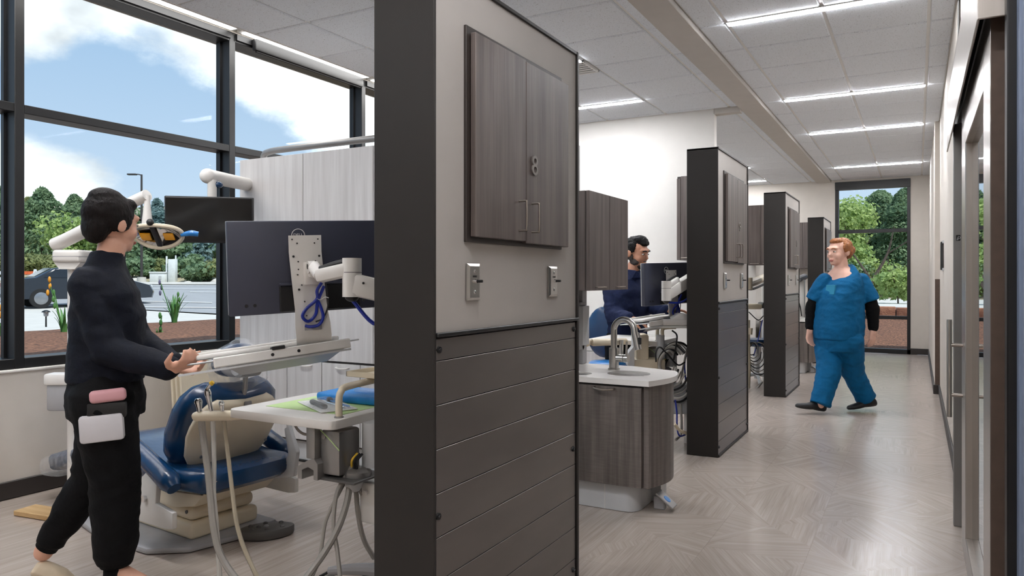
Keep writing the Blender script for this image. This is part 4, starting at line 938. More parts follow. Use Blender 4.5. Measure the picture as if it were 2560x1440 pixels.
# ---- dental light on its pole, box on the pole
dl = thing('dental_light', 'white pole-mounted dental light with an oval reflector by the window', 'dental light', Vector((-3.95, 2.31, 0)))
MB().cyl((-3.95, 2.31, 0.0), (-3.95, 2.31, 1.30), .032, .030, 18).lathe([(.075, 0), (.07, .015), (.035, .03)], (-3.95, 2.31, 0), 20).build('pole', 'white_plastic', dl)
Mk = frame((-3.95, 2.31, 1.335), (RX, RY, 0))
MB(Mk).rbox(-.075, -.075, -.025, .075, .075, .042, .016, 3).prism([(-.07, -.025), (.07, -.025), (.04, -.06), (-.04, -.06)], -.06, .06, 'y').build('pole_head', 'white_plastic', dl)
MB(Mk).box(-.0755, -.0755, .006, .0755, .0755, .009).build('head_joint', 'grey_plastic', dl)
def arm2(n_, pts, r, m): MB().tube(pts, r, 14, 3).build(n_, m, dl)
arm2('lower_arm', [P(137, 612, 3.92), P(165, 600, 3.90), P(225, 570, 3.84), P(290, 540, 3.78)], .036, 'white_plastic')
arm2('upper_arm', [P(286, 540, 3.78), P(320, 512, 3.74), P(368, 488, 3.70)], .030, 'white_plastic')
MB().lathe([(.016, -.13), (.026, -.12), (.020, -.06), (.014, 0), (.014, .03)], P(368, 503, 3.70), 14).build('drop_joint', 'white_plastic', dl)
lc = P(392, 588, 3.70); ln = Vector((-.72 * FX - .10 * RX, -.72 * FY - .10 * RY, -.68)); Ml = frame(lc, (RX, RY, 0), -ln)
ring = MB(Ml); rr = []
for k in range(36):
    a = 2 * math.pi * k / 36; rr.append(Vector((.125 * math.cos(a), .075 * math.sin(a), .012 * math.cos(2 * a))))
ring.tube(rr + [rr[0]], .0105, 8, 1).build('rim', 'cream_plastic', dl)
sh_ = MB(Ml); rings = []
for (s_, z) in ((.05, .050), (.3, .046), (.6, .034), (.85, .014), (.98, 0.0)): rings.append([Vector((.122 * s_ * math.cos(2 * math.pi * k / 36), .073 * s_ * math.sin(2 * math.pi * k / 36), z)) for k in range(36)])
sh_.loft(rings, cap=False).build('reflector', 'chrome', dl)
for sx in (-1, 1): MB(Ml).rbox(sx * .058 - .026, -.012, -.004, sx * .058 + .026, .032, .006, .004, 2).build('lens', 'orange_lens', dl)
MB(Ml).rbox(-.014, -.09, -.016, .014, .065, .004, .006, 2).sph((0, -.09, -.008), .018, 12, 8).build('centre_bar', 'black_plastic', dl)
MB(Ml).tube([(.12, 0, 0), (.145, .0, .01), (.17, .0, .016), (.20, .01, .02)], .012, 10, 3, radii=[.008, .012, .015, .013]).build('grip', 'blue_vinyl_light', dl); MB(Ml).tube([(-.12, 0, 0), (-.15, 0, .01), (-.19, .01, .02)], .012, 10, 3, radii=[.008, .012, .013]).build('grip', 'blue_vinyl_light', dl)
MB(Ml).tube([(-.10, .03, .03), (-.05, .05, .075), (0, .04, .085), (.05, .05, .075), (.10, .03, .03)], .009, 8, 4).build('yoke', 'cream_plastic', dl)
MB(Mk).rbox(-.09, -.12, -.665, .10, -.03, -.605, .012, 2).build('hose_tray', 'white_plastic', dl); MB(Mk).rbox(-.08, -.11, -.80, .07, -.03, -.66, .012, 2).build('control_box', 'grey_plastic', dl)
# ---- boards
wb = thing('wooden_board', 'plain wooden board lying on the floor by the window wall', 'board', Vector((-3.86, 2.19, 0)))
Mw = Matrix.Translation((-3.93, 2.15, 0)) @ Matrix.Rotation(R_(8), 4, 'Z')
MB(Mw).rbox(-.17, -.045, 0, .17, .075, .026, .003, 1).build('plank', 'board_wood', wb)
for k in range(3):
    Mq = Matrix.Translation((-4.30 + .045 * k, 3.44, 0)) @ Matrix.Rotation(R_(-5), 4, 'Y')
    tag(MB(Mq).rbox(0, -.26, 0, .018, .13, .68 + .01 * k, .003, 1).build('leaning_panel', 'cream_plastic', None, (-4.30 + .045 * k, 3.44, 0)), ('white panel leaning behind the dental chair, closest to the wall', 'white panel leaning behind the dental chair, middle of the three', 'white panel leaning behind the dental chair, outermost of the three')[k], 'panel', 'panels leaning by the casework')
# ---------------------------------------------------------------- second operatory
def sink_unit(dy, label, full=True):
    M = Matrix.Translation((-1.5, 3.62 + dy, 0)); o = [0.0]
    t = thing('sink_cabinet', label, 'cabinet', M)
    X0, X1 = -.345, .30                                     # local x of the back edge and the corner
    def outline(g=0., n=12):
        pts = [(X0, g), (X1 - g, g)]
        for k in range(1, n):
            q = k / n; pts.append((X1 - g + .060 * math.sin(math.pi * q) - .0 * q, g + (.50 - 2 * g) * q))
        pts += [(X1 - .012 - g, .50 - g), (.0, .60 - g), (X0, .60 - g)]
        return pts
    # worktop with two round cut-outs
    top = MB(M); zt, zb = .70, .672
    bm = bmesh.new(); out = [bm.verts.new((x, y, zt)) for x, y in outline()]
    es = [bm.edges.new((out[i], out[(i + 1) % len(out)])) for i in range(len(out))]
    holes = [((.10, .26), .118), ((-.135, .135), .062)]
    hv = []
    for (c, r) in holes:
        vs = [bm.verts.new((c[0] + r * math.cos(2 * math.pi * k / 28), c[1] + r * math.sin(2 * math.pi * k / 28), zt)) for k in range(28)]
        es += [bm.edges.new((vs[i], vs[(i + 1) % 28])) for i in range(28)]; hv.append(vs)
    bmesh.ops.triangle_fill(bm, use_beauty=True, edges=es)
    ins = []
    for f in bm.faces:
        c = f.calc_center_median()
        if any((c.x - h[0][0]) ** 2 + (c.y - h[0][1]) ** 2 < (h[1] * .97) ** 2 for h in holes): ins.append(f)
    bmesh.ops.delete(bm, geom=ins, context='FACES_ONLY')
    r_ = bmesh.ops.extrude_face_region(bm, geom=bm.faces[:]); bmesh.ops.translate(bm, verts=[v for v in r_['geom'] if isinstance(v, bmesh.types.BMVert)], vec=(0, 0, zb - zt))
    bmesh.ops.recalc_face_normals(bm, faces=bm.faces[:]); top.bm(bm); top.build('worktop', 'quartz', t)
    MB(M).lathe([(.116, 0), (.114, -.05), (.10, -.10), (.06, -.125), (.02, -.13), (.019, -.135)], (.10, .26, .69), 28).build('sink_bowl', 'steel', t, smooth=60)
    MB(M).lathe([(.062, 0), (.061, -.10), (.06, -.2)], (-.135, .135, .69), 24).build('waste_chute', 'black_plastic', t)
    body = MB(M); oo = [(x, y) for x, y in outline(.02)]; oo[0] = (X0, .035); oo[1] = (X1 - .008, .035); body.prism(oo, .14, .668, 'z'); body.build('carcass', 'sink_laminate', t)
    MB(M).box(X0, .028, .655, X1 - .03, .04, .672).build('shadow_gap', 'door_edge_dark', t)
    MB(M).rbox(X1 - .035, .022, .142, X1 - .004, .05, .668, .003, 1).build('corner_post', 'sink_laminate', t)
    d = MB(M).rbox(X0, .010, .143, X1 - .042, .030, .660, .0015, 1).build('door', 'sink_laminate', t)
    MB(M).tube([(.0, .012, .650), (.004, -.010, .647), (.055, -.018, .642), (.106, -.010, .647), (.11, .012, .650)], .0058, 10, 5).build('handle', 'brushed_nickel', d)
    pb = [(X0, .05)]; cx_, cy_ = X1 - .15, .13
    for k in range(7): pb.append((cx_ + .07 * math.sin(R_(15 * k)), cy_ - .08 * math.cos(R_(15 * k))))
    pb += [(X1 - .08, .50), (X0, .50)]
    MB(M).prism(pb, 0, .142, 'z').build('plinth', 'light_grey_plastic', t)
    MB(M).box(X1 - .26, .0485, .0, X1 - .257, .06, .142).build('plinth_joint', 'white_plastic', t)
    MB(M).box(X1 - .17, .30, .0, X1 - .03, .40, .145).build('pedal_post', 'light_grey_plastic', t)
    pd = MB(M); pd.rbox(X1 - .03, .17, 0, X1 + .03, .21, .07, .004, 1); pd.build('pedal_block', 'grey_plastic', t)
    Mpd = M @ Matrix.Translation((X1 + .03, .175, .06)) @ Matrix.Rotation(R_(38), 4, 'Y')
    q = MB(Mpd).rbox(-.05, -.035, -.005, .065, .05, .006, .003, 1).build('pedal', 'grey_metal', t); MB(Mpd).lathe([(.022, .006), (.02, .008), (.001, .0085)], (.01, .008, 0), 16).build('pedal_mark', 'blue_vinyl_light', q)
    if full:
        f = Vector((-.035, .385, .70)); fa = MB(M)
        fa.lathe([(.034, 0), (.034, .008), (.029, .012)], f, 20); fa.cyl(f + Vector((0, 0, .01)), f + Vector((0, 0, .125)), .0285, .0285, 20); fb = fa.build('faucet_body', 'steel', t)
        sp = []
        for k in range(13):
            a = R_(180 - 15 * k); sp.append(f + Vector((.066 + .066 * math.cos(a), -.025 * (k / 12), .225 + .066 * math.sin(a))))
        MB(M).tube([f + Vector((0, 0, .12)), f + Vector((0, 0, .18))] + sp + [f + Vector((.140, -.028, .185))], .0185, 14, 2).build('faucet_neck', 'steel', fb)
        MB(M).cyl(f + Vector((.138, -.028, .205)), f + Vector((.158, -.034, .125)), .0185, .0195, 16).build('spray_head', 'steel', fb)
        MB(M).rbox(-.006, -.008, 0, .012, .008, .04, .003, 1, Matrix.Translation(f + Vector((.165, -.038, .155)))).build('spray_button', 'black_plastic', fb)
        MB(M).cyl(f + Vector((.02, -.002, .068)), f + Vector((.062, -.006, .068)), .0225, .0225, 18).cyl(f + Vector((.065, -.006, .068)), f + Vector((.09, -.008, .068)), .0235, .0235, 18).build('faucet_knob', 'steel', fb)
        MB(M).cyl(f + Vector((.078, -.007, .085)), f + Vector((.08, -.007, .165)), .007, .006, 10).build('faucet_lever', 'steel', fb)
    return t
sink_unit(0, 'dark wood-grain sink cabinet with white worktop and tall chrome faucet')
sink_unit(6.55, 'far sink cabinet with white worktop between the last two pillars', False)

def hung_cabinet(x1, y0, y1, z0, z1, label, dep=.31, facing='x'):
    M = Matrix.Translation((x1, y0, z0)); t = thing('wall_cabinet', label, 'cabinet', M, 'dark upper cabinets')
    MB().rbox(x1 - dep, y0, z0, x1 - .024, y1, z1, .002, 1).build('carcass', 'dark_laminate', t)
    MB().rbox(x1 - .024, y0 + .001, z0 + .001, x1 - .020, y1 - .001, z1 - .001, .001, 1).build('shadow_gap', 'door_edge_dark', t)
    m = (y0 + y1) / 2
    for a, b in ((y0, m - .002), (m + .002, y1)):
        d = MB().rbox(x1 - .019, a, z0, x1, b, z1, .0015, 1).build('door', 'dark_laminate', t)
        c = (a + b) / 2
        MB().tube([(x1, c - .06, z0 + .02), (x1 + .018, c - .055, z0 + .018), (x1 + .02, c, z0 + .018), (x1 + .018, c + .055, z0 + .018), (x1, c + .06, z0 + .02)], .004, 8, 3).build('handle', 'brushed_nickel', d)
    return t
hung_cabinet(-1.54, 3.65, 4.253, 1.16, 1.70, 'dark upper cabinet with two doors above the sink worktop')
def wall_cab(x0, x1, y0, y1, z0, z1, label):
    t = thing('wall_cabinet', label, 'cabinet', Vector(((x0 + x1) / 2, y1, z0)), 'dark upper cabinets')
    MB().rbox(x0, y0 + .022, z0, x1, y1, z1, .002, 1).build('carcass', 'door_edge_dark', t); n = 2; w = (x1 - x0 - .04) / n
    MB().rbox(x0, y0 + .004, z0, x0 + .035, y0 + .022, z1 - .02, .001, 1).build('filler', 'dark_laminate', t)
    for k in range(n):
        d = MB().rbox(x0 + .04 + w * k, y0, z0, x0 + .04 + w * (k + 1) - .003, y0 + .02, z1, .0015, 1).build('door', 'dark_laminate', t)
        c = x0 + .04 + w * (k + .5); MB().tube([(c - .05, y0, z0 + .02), (c - .045, y0 - .018, z0 + .02), (c + .045, y0 - .018, z0 + .02), (c + .05, y0, z0 + .02)], .004, 8, 3).build('handle', 'brushed_nickel', d)
wall_cab(-2.045, -1.77, 7.02, 7.338, 1.41, 2.22, 'dark cabinet hung on the white wall behind the second pillar')
wall_cab(-1.98, -1.62, 9.93, 10.22, 1.41, 2.19, 'dark cabinet glimpsed between the second and third pillars')
wall_cab(-1.95, -1.50, 13.3, 13.625, 1.41, 2.19, 'dark cabinet on the end wall between the third and last pillars')
# far casework: low partition backs seen in slivers
pw = thing('casework_partition', 'white backed casework behind the third pillar', 'cabinet', Vector((-2.6, 10.4, 0)))
MB().rbox(-4.2, 10.24, .1, -1.90, 10.84, 2.0, .004, 1).build('carcass', 'wall_white', pw); MB().box(-4.16, 10.28, 0, -1.94, 10.8, .1).build('toe_kick', 'light_grey_plastic', pw)

# base drawers along the white wall
bd = thing('drawer_cabinet', 'grey laminate drawer cabinet with a white top against the white wall', 'cabinet', Vector((-2.9, 7.1, 0)))
MB().rbox(-3.6, 6.86, .1, -2.36, 7.325, .622, .002, 1).build('carcass', 'light_laminate', bd); MB().rbox(-3.62, 6.84, .622, -2.34, 7.338, .648, .004, 1).build('worktop', 'quartz', bd); MB().rbox(-3.62, 7.322, .648, -2.34, 7.338, .74, .003, 1).build('backsplash', 'quartz', bd)
MB().box(-3.56, 6.92, 0, -2.4, 7.3, .1).build('toe_kick', 'dark_grey_plastic', bd)
for x in (-3.58, -2.97):
    for z0, z1 in ((.12, .36), (.365, .50), (.505, .615)):
        d = MB().rbox(x, 6.842, z0, x + .60, 6.86, z1, .001, 1).build('drawer', 'light_laminate', bd)
        MB().tube([(x + .22, 6.845, z1 - .02), (x + .225, 6.825, z1 - .022), (x + .375, 6.825, z1 - .022), (x + .38, 6.845, z1 - .02)], .006, 8, 3).build('handle', 'brushed_nickel', d)
# grey dispenser column by the sink
dc = thing('dispenser_column', 'tall grey water dispenser column beside the sink worktop', 'dispenser', Vector((-1.84, 4.2, .70)))
MB().rbox(-1.90, 4.16, .70, -1.80, 4.23, 1.20, .004, 1).build('column', 'grey_plastic', dc); MB().rbox(-1.93, 4.10, .82, -1.77, 4.2, 1.06, .006, 2).build('housing', 'light_grey_plastic', dc); MB().rbox(-1.92, 4.11, 1.06, -1.79, 4.19, 1.08, .004, 1).rbox(-1.92, 4.11, .79, -1.80, 4.19, .82, .004, 1).build('cap', 'grey_plastic', dc)

# workstation, delivery unit, assistant arm
TL = P(1612, 658, 5.25); TRp = P(1722, 656, 5.62); BL = P(1622, 760, 5.28)
Mm = frame(TL, TRp - TL, TL - BL)
tl, tr = P(1628, 805, 5.15), P(1738, 788, 5.6)
workstation(Mm, .61, .31, 'dark grey monitor seen from behind in front of the bearded person', frame(tl, tr - tl, UPV + Vector((FX, FY, 0)) * .1), [P(1690, 700, 5.2), P(1666, 716, 5.1), P(1740, 690, 5.35)])
D9 = (-1.66, 5.24); Z9 = .765
delivery_unit(D9[0], D9[1], Z9, 'white delivery tray table in front of the bearded person', -.24)
kd = thing('control_pod', 'white control pod on the tray handle left of the second pillar', 'control panel', P(1690, 800, 5.35))
Mk = frame(P(1688, 803, 5.35), (RX, RY, 0)); MB(Mk).rbox(-.12, -.10, -.03, .10, .10, .02, .02, 3).prism([(-.12, -.03), (.10, -.03), (.08, .055), (.02, .06)], -.09, .09, 'y', None, .008).build('shell', 'white_plastic', kd); MB(Mk).rbox(.09, -.08, -.02, .13, .08, .04, .01, 2).build('display', 'dark_grey_plastic', kd); MB(Mk).rbox(-.15, -.1, -.045, .16, .1, -.03, .004, 1).build('shelf', 'white_plastic', kd)
MB().tube([P(1656, 838, 5.4), P(1656, 826, 5.4), P(1662, 820, 5.4), P(1690, 818, 5.4)], .013, 10, 4).build('post', 'cream_plastic', kd)
a9 = thing('assistant_arm', 'beige assistant arm reaching left under the tray in front of the bearded person', 'dental unit', P(1520, 858, 5.4))
MB().tube([P(1446, 868, 5.2), P(1470, 856, 5.25), P(1474, 857, 5.25)], .026, 12, 3).build('knuckle', 'cream_plastic', a9); MB().cyl(P(1470, 856, 5.25), P(1482, 856, 5.28), .009).build('pin', 'chrome', a9)
MB().tube([P(1479, 856, 5.28), P(1485, 856, 5.28), P(1530, 855, 5.4), P(1563, 853, 5.5)], .028, 12, 3, radii=[.02, .028, .026, .024]).build('bar', 'cream_plastic', a9); MB().tube([P(1456, 864, 5.22), P(1458, 890, 5.22), P(1458, 920, 5.22)], .010, 8, 4).build('hose', 'hose_grey', a9)
MB().cyl(P(1554, 850, 5.42), P(1553, 892, 5.42), .016).build('handpiece', 'steel', a9)
hz = thing('unit_housing', 'beige instrument housing with tied hoses beneath the second tray', 'dental unit', P(1640, 880, 5.5))
MB().prism([(-.13, .12), (-.13, .02), (-.17, -.03), (-.17, -.12), (-.12, -.13), (-.12, -.01), (-.08, .03), (-.08, .12)], -.05, .05, 'y', frame(P(1625, 872, 5.35), (RX, RY, 0)), .006).build('bracket', 'light_grey_plastic', hz)
Mh = frame(P(1620, 878, 5.42), (RX, RY, 0)); MB(Mh).rbox(-.09, -.05, -.12, .0, .08, .13, .02, 2).rbox(-.12, -.06, -.14, .12, .10, -.05, .02, 2).build('motor_cover', 'cream_plastic', hz); MB(Mh).cyl((.09, 0, -.06), (.09, 0, .12), .032, .032, 16).build('stem', 'light_grey_plastic', hz)
Mh = frame(P(1704, 992, 5.5), (RX, RY, 0)); MB(Mh).rbox(-.085, -.06, -.12, .075, .06, .10, .012, 2).build('junction_box', 'light_grey_plastic', hz); MB(Mh).cyl((.03, -.062, .05), (.03, -.07, .05), .016, .014, 12).build('box_bolt', 'chrome', hz); MB(Mh).cyl((.04, 0, -.12), (.04, 0, -.42), .022, .02, 12).build('hose_sleeve', 'white_plastic', hz)
h9 = thing('hose_bundle', 'tangle of grey hoses and black cables beside the second pillar', 'hose', P(1670, 900, 5.3))
rs = random.Random(5)
for k in range(9):
    r0 = .05 + .012 * k; c = P(1668 + 3 * k, 895 + 3 * k, 5.3 + .015 * k); pts = [c + Vector((RX, RY, 0)) * (r0 * math.cos(a)) + Vector((0, 0, r0 * 1.5 * math.sin(a) - .03)) + Vector((FX, FY, 0)) * (.03 * math.sin(2 * a + k)) for a in [R_(40 + 300 * j / 9) for j in range(10)]]
    hose('hose', pts, .008 if k % 3 else .006, ('hose_grey', 'hose_white', 'black_cable')[k % 3], h9)
for pts, r, m in (([P(1680, 826, 5.3), P(1692, 838, 5.3), P(1690, 865, 5.3), P(1684, 900, 5.3)], .006, 'black_cable'), ([P(1640, 905, 5.2), P(1640, 880, 5.2), P(1650, 868, 5.22), P(1668, 885, 5.25), P(1694, 912, 5.3), P(1712, 906, 5.35)], .006, 'black_cable'), ([P(1722, 862, 5.4), P(1714, 890, 5.4), P(1704, 940, 5.4), P(1702, 960, 5.4)], .008, 'hose_grey'), ([P(1724, 864, 5.4), P(1712, 905, 5.4), P(1714, 950, 5.4)], .006, 'blue_cable'), ([P(1688, 1000, 5.2), P(1692, 1030, 5.2), P(1693, 1070, 5.2), P(1700, 1090, 5.2), P(1722, 1082, 5.25)], .006, 'blue_cable'), ([P(1702, 1010, 5.3), P(1704, 1060, 5.3), P(1702, 1085, 5.3), P(1690, 1100, 5.25)], .009, 'hose_grey'), ([P(1686, 1060, 5.1), P(1700, 1076, 5.15), P(1724, 1086, 5.2)], .012, 'cream_plastic')):
    hose('hose', pts, r, m, h9)
# stool
p = W((1524 - CX) / FPX * 6.1, 6.1, 0); st = thing('operator_stool', 'blue vinyl operator stool behind the faucet', 'stool', p)
MB(Matrix.Translation(p)).lathe([(.001, .46), (.15, .46), (.18, .48), (.185, .51), (.16, .54), (.001, .548)], (0, 0, 0), 24).build('seat', 'blue_vinyl_light', st, smooth=60)
Mst = frame(p + Vector((-FX * -.20, -FY * -.20, .72)), (RX * .8 - FX * .5, RY * .8 - FY * .5, 0)); MB(Mst).sph((-.02, 0, .05), (.17, .05, .22), 20, 12).build('backrest', 'blue_vinyl', st); MB().tube([p + Vector((0, 0, .46)), p + Vector((FX * .16, FY * .16, .5)), p + Vector((FX * .2, FY * .2, .7))], .014, 8, 4).build('back_post', 'dark_grey_plastic', st)
MB(Matrix.Translation(p)).cyl((0, 0, .06), (0, 0, .47), .025, .025, 14).build('column', 'chrome', st)
for k in range(5):
    d_ = Vector((math.cos(k * 1.2566), math.sin(k * 1.2566), 0)); l = MB(Matrix.Translation(p)).tube([(0, 0, .085), d_ * .14 + Vector((0, 0, .075)), d_ * .26 + Vector((0, 0, .062))], .016, 8, 3).build('leg', 'grey_metal', st); MB(Matrix.Translation(p)).cyl(d_ * .26 + Vector((-.012 * d_.y, .012 * d_.x, .027)), d_ * .26 + Vector((.012 * d_.y, -.012 * d_.x, .027)), .027, .027, 12).build('caster', 'black_plastic', l)
# far operatory glimpses between the pillars
w10 = thing('swing_arm_mount', 'beige monitor arm glimpsed between the second and third pillars', 'monitor arm', P(1888, 700, 8.6))
MB().tube([P(1868, 712, 8.3), P(1880, 707, 8.45), P(1912, 694, 8.9)], .045, 10, 2).build('beam', 'cream_plastic', w10); q = P(1912, 694, 8.9); MB().cyl((q.x, q.y, 0), (q.x, q.y, q.z), .04, .035, 14).build('post', 'white_plastic', w10); MB().cyl(P(1869, 694, 8.3), P(1869, 724, 8.3), .055, .055, 14).build('elbow', 'cream_plastic', w10); MB().tube([P(1866, 722, 8.28), P(1884, 722, 8.4), P(1912, 710, 8.85)], .014, 8, 3).build('cable', 'black_cable', w10)
k10 = thing('control_pod', 'cream control pod glimpsed between the second and third pillars', 'control panel', P(1885, 765, 8.5))
Mk = frame(P(1880, 766, 8.5), (RX, RY, 0)); MB(Mk).rbox(-.12, -.1, -.03, .09, .1, .03, .02, 3).build('shell', 'cream_plastic', k10); MB(Mk).rbox(.09, -.09, -.02, .14, .09, .05, .02, 2).build('display', 'dark_grey_plastic', k10)
c10 = thing('operator_stool', 'dark blue stool glimpsed between the second and third pillars', 'stool', W((1890 - CX) / FPX * 8.7, 8.7, 0)); p = W((1892 - CX) / FPX * 8.7, 8.7, 0)
MB(Matrix.Translation(p)).lathe([(.001, .44), (.17, .44), (.2, .47), (.18, .52), (.001, .53)], (0, 0, 0), 22).build('seat', 'blue_vinyl', c10, smooth=60); MB(Matrix.Translation(p)).cyl((0, 0, .05), (0, 0, .45), .03, .03, 12).build('column', 'light_grey_plastic', c10)
for k in range(5):
    d_ = Vector((math.cos(k * 1.2566), math.sin(k * 1.2566), 0)); MB(Matrix.Translation(p)).tube([(0, 0, .1), d_ * .15 + Vector((0, 0, .08)), d_ * .27 + Vector((0, 0, .018))], .018, 8, 3).build('leg', 'light_grey_plastic', c10)
h10 = thing('hose_bundle', 'tangle of dark cables and a beige hose between the second and third pillars', 'hose', P(1885, 880, 8.4))
for k in range(7):
    r0 = .05 + .014 * k; c = P(1880 + 3 * k, 872 + 4 * k, 8.3 + .02 * k); hose('hose', [c + Vector((RX, RY, 0)) * (r0 * math.cos(a)) + Vector((0, 0, r0 * 1.4 * math.sin(a))) for a in [R_(30 * k + 300 * j / 8) for j in range(9)]], .006, ('black_cable', 'hose_grey')[k % 2], h10)
for pts, r, m in (([P(1872, 800, 8.3), P(1872, 850, 8.3), P(1874, 920, 8.3), P(1872, 972, 8.3)], .014, 'hose_beige'), ([P(1872, 780, 8.35), P(1895, 800, 8.4), P(1908, 790, 8.5)], .006, 'black_cable'), ([P(1906, 800, 8.5), P(1895, 850, 8.45), P(1884, 890, 8.4)], .006, 'blue_cable'), ([P(1870, 972, 8.2), P(1885, 978, 8.25), P(1906, 955, 8.4)], .010, 'hose_grey'), ([P(1874, 820, 8.3), P(1873, 836, 8.3)], .035, 'cream_plastic')): hose('hose', pts, r, m, h10)
p11 = thing('unit_column', 'light grey dental unit column glimpsed between the last two pillars', 'dental unit', W((2003 - CX) / FPX * 11.6, 11.6, 0))
MB().tube([P(1993, 700, 11.5), P(2012, 692, 11.7)], .05, 10, 0).build('arm', 'grey_plastic', p11); q = W((2004 - CX) / FPX * 11.6, 11.6, 0); MB(Matrix.Translation(q)).rbox(-.05, -.05, 0, .05, .05, 1.22, .01, 2).build('column', 'white_plastic', p11); hose('hose', [P(1994, 745, 11.5), P(2000, 765, 11.5), P(2004, 790, 11.5)], .008, 'black_cable', p11)
# ---------------------------------------------------------------- people: each body one continuous skin, clothes and hair on top
def fuse(mb, name, m, parent, vox=.008, smooth=4, wrinkle=0., wf=9., seed=0, wmask=None, target=None):
    me = mb.mesh(name + '_raw', m, None, 0)
    b = bmesh.new(); b.from_mesh(me); bmesh.ops.recalc_face_normals(b, faces=b.faces[:]); b.to_mesh(me); b.free()
    o = bpy.data.objects.new(name + '_raw', me); COL.objects.link(o)
    r = o.modifiers.new('r', 'REMESH'); r.mode = 'VOXEL'; r.voxel_size = vox; r.use_smooth_shade = True
    if smooth:
        s = o.modifiers.new('s', 'SMOOTH'); s.iterations = smooth; s.factor = .5
    dg = bpy.context.evaluated_depsgraph_get(); me2 = bpy.data.meshes.new_from_object(o.evaluated_get(dg))
    bpy.data.objects.remove(o); bpy.data.meshes.remove(me)
    if wrinkle:
        n = len(me2.vertices); co = [0.] * (3 * n); no = [0.] * (3 * n); me2.vertices.foreach_get('co', co); me2.vertices.foreach_get('normal', no)
        for i in range(n):
            p = Vector(co[3 * i:3 * i + 3]); q = Vector((p.x * wf, p.y * wf, p.z * wf * 1.7 + seed))
            q += Vector((noise.noise(q * .6), noise.noise(q * .6 + Vector((5, 1, 2))), 0)) * .9
            w = noise.noise(q) ; w = (1 - abs(w) * 2.2) * wrinkle + noise.noise(q * 2.7) * wrinkle * .25
            if wmask: w *= wmask(p)
            for k in range(3): co[3 * i + k] += no[3 * i + k] * w
        me2.vertices.foreach_set('co', co)
    base = WM[parent.name]; me2.transform(base.inverted()); me2.materials.clear(); me2.materials.append(MATS[m]); me2.name = name
    me2.polygons.foreach_set('use_smooth', [True] * len(me2.polygons)); me2.update()
    ob = bpy.data.objects.new(name, me2); COL.objects.link(ob); ob.parent = parent; WM[ob.name] = base
    return ob
def limb(b, pts, radii, n=14, hem=False):
    # tapered limb: rounded pieces from joint to joint, cut off flat at the end when it is a hem
    for i in range(len(pts) - 1):
        b.cyl(pts[i], pts[i + 1], radii[i], radii[i + 1], n)
    for p, r in list(zip(pts, radii))[:-1 if hem else None]: b.sph(p, r, n, 9)
def torso(b, rings, n=20):
    # rings: (centre, half width vector, half depth vector)
    rr = []
    for c, wv, dv in rings:
        rr.append([c + wv * (math.copysign(abs(math.cos(2 * math.pi * k / n)) ** .8, math.cos(2 * math.pi * k / n))) + dv * (math.copysign(abs(math.sin(2 * math.pi * k / n)) ** .9, math.sin(2 * math.pi * k / n))) for k in range(n)])
    b.loft(rr)
def head(b, c, f, up, s=1.):
    # c centre of the skull; f the way it looks; scaled so that s = 1 is a 0.225 m head
    f = (f - up * f.dot(up)).normalized(); r = f.cross(up).normalized()
    Rm = Matrix((r, f, up)).transposed()
    def S(x, y, z, rx, ry, rz): b.sph(c + (r * x + f * y + up * z) * s, (rx * s, ry * s, rz * s), 18, 12, None, Rm)
    S(0, -.012, .028, .074, .094, .082); S(0, .030, -.012, .064, .062, .082); S(0, .040, -.066, .046, .046, .040); S(0, .066, -.088, .024, .022, .019)
    S(.034, .052, -.030, .030, .030, .032); S(-.034, .052, -.030, .030, .030, .032)
    S(0, .074, .030, .056, .022, .018)                       # brow
    b.loft([[c + (r * x + f * y + up * z) * s for x, y, z in q] for q in (((-.007, .084, .022), (.007, .084, .022), (.007, .06, .022), (-.007, .06, .022)), ((-.013, .108, -.024), (.013, .108, -.024), (.016, .07, -.026), (-.016, .07, -.026)), ((-.008, .098, -.036), (.008, .098, -.036), (.012, .07, -.038), (-.012, .07, -.038)))])
    S(0, .084, -.060, .022, .012, .010); S(0, .082, -.071, .019, .012, .009)
    for sx in (-1, 1): S(sx * .077, -.012, -.005, .010, .022, .032)
    return r, f, up
def face_bits(t, c, f, up, s=1., lip='lips', brow='hair_dark'):
    f = (f - up * f.dot(up)).normalized(); r = f.cross(up).normalized(); Rm = Matrix((r, f, up)).transposed()
    g = lambda x, y, z: c + (r * x + f * y + up * z) * s
    for sx in (-1, 1):
        e = MB().sph(g(sx * .031, .0785, .004), (.0125 * s, .0085 * s, .0058 * s), 14, 10, None, Rm).build('eye', 'eye_white', t)
        MB().sph(g(sx * .031, .0865, .003), (.0058 * s, .003 * s, .0054 * s), 12, 8, None, Rm).build('iris', 'iris', e)
        MB().tube([g(sx * .014, .093, .026), g(sx * .032, .094, .031), g(sx * .050, .084, .025)], .0042 * s, 8, 4).build('eyebrow', brow, t)
    MB().tube([g(-.023, .088, -.066), g(-.009, .0965, -.0635), g(0, .097, -.065), g(.009, .0965, -.0635), g(.023, .088, -.066)], .0042 * s, 8, 4).tube([g(-.020, .088, -.068), g(0, .096, -.0715), g(.020, .088, -.068)], .0045 * s, 8, 4).build('lips', lip, t)
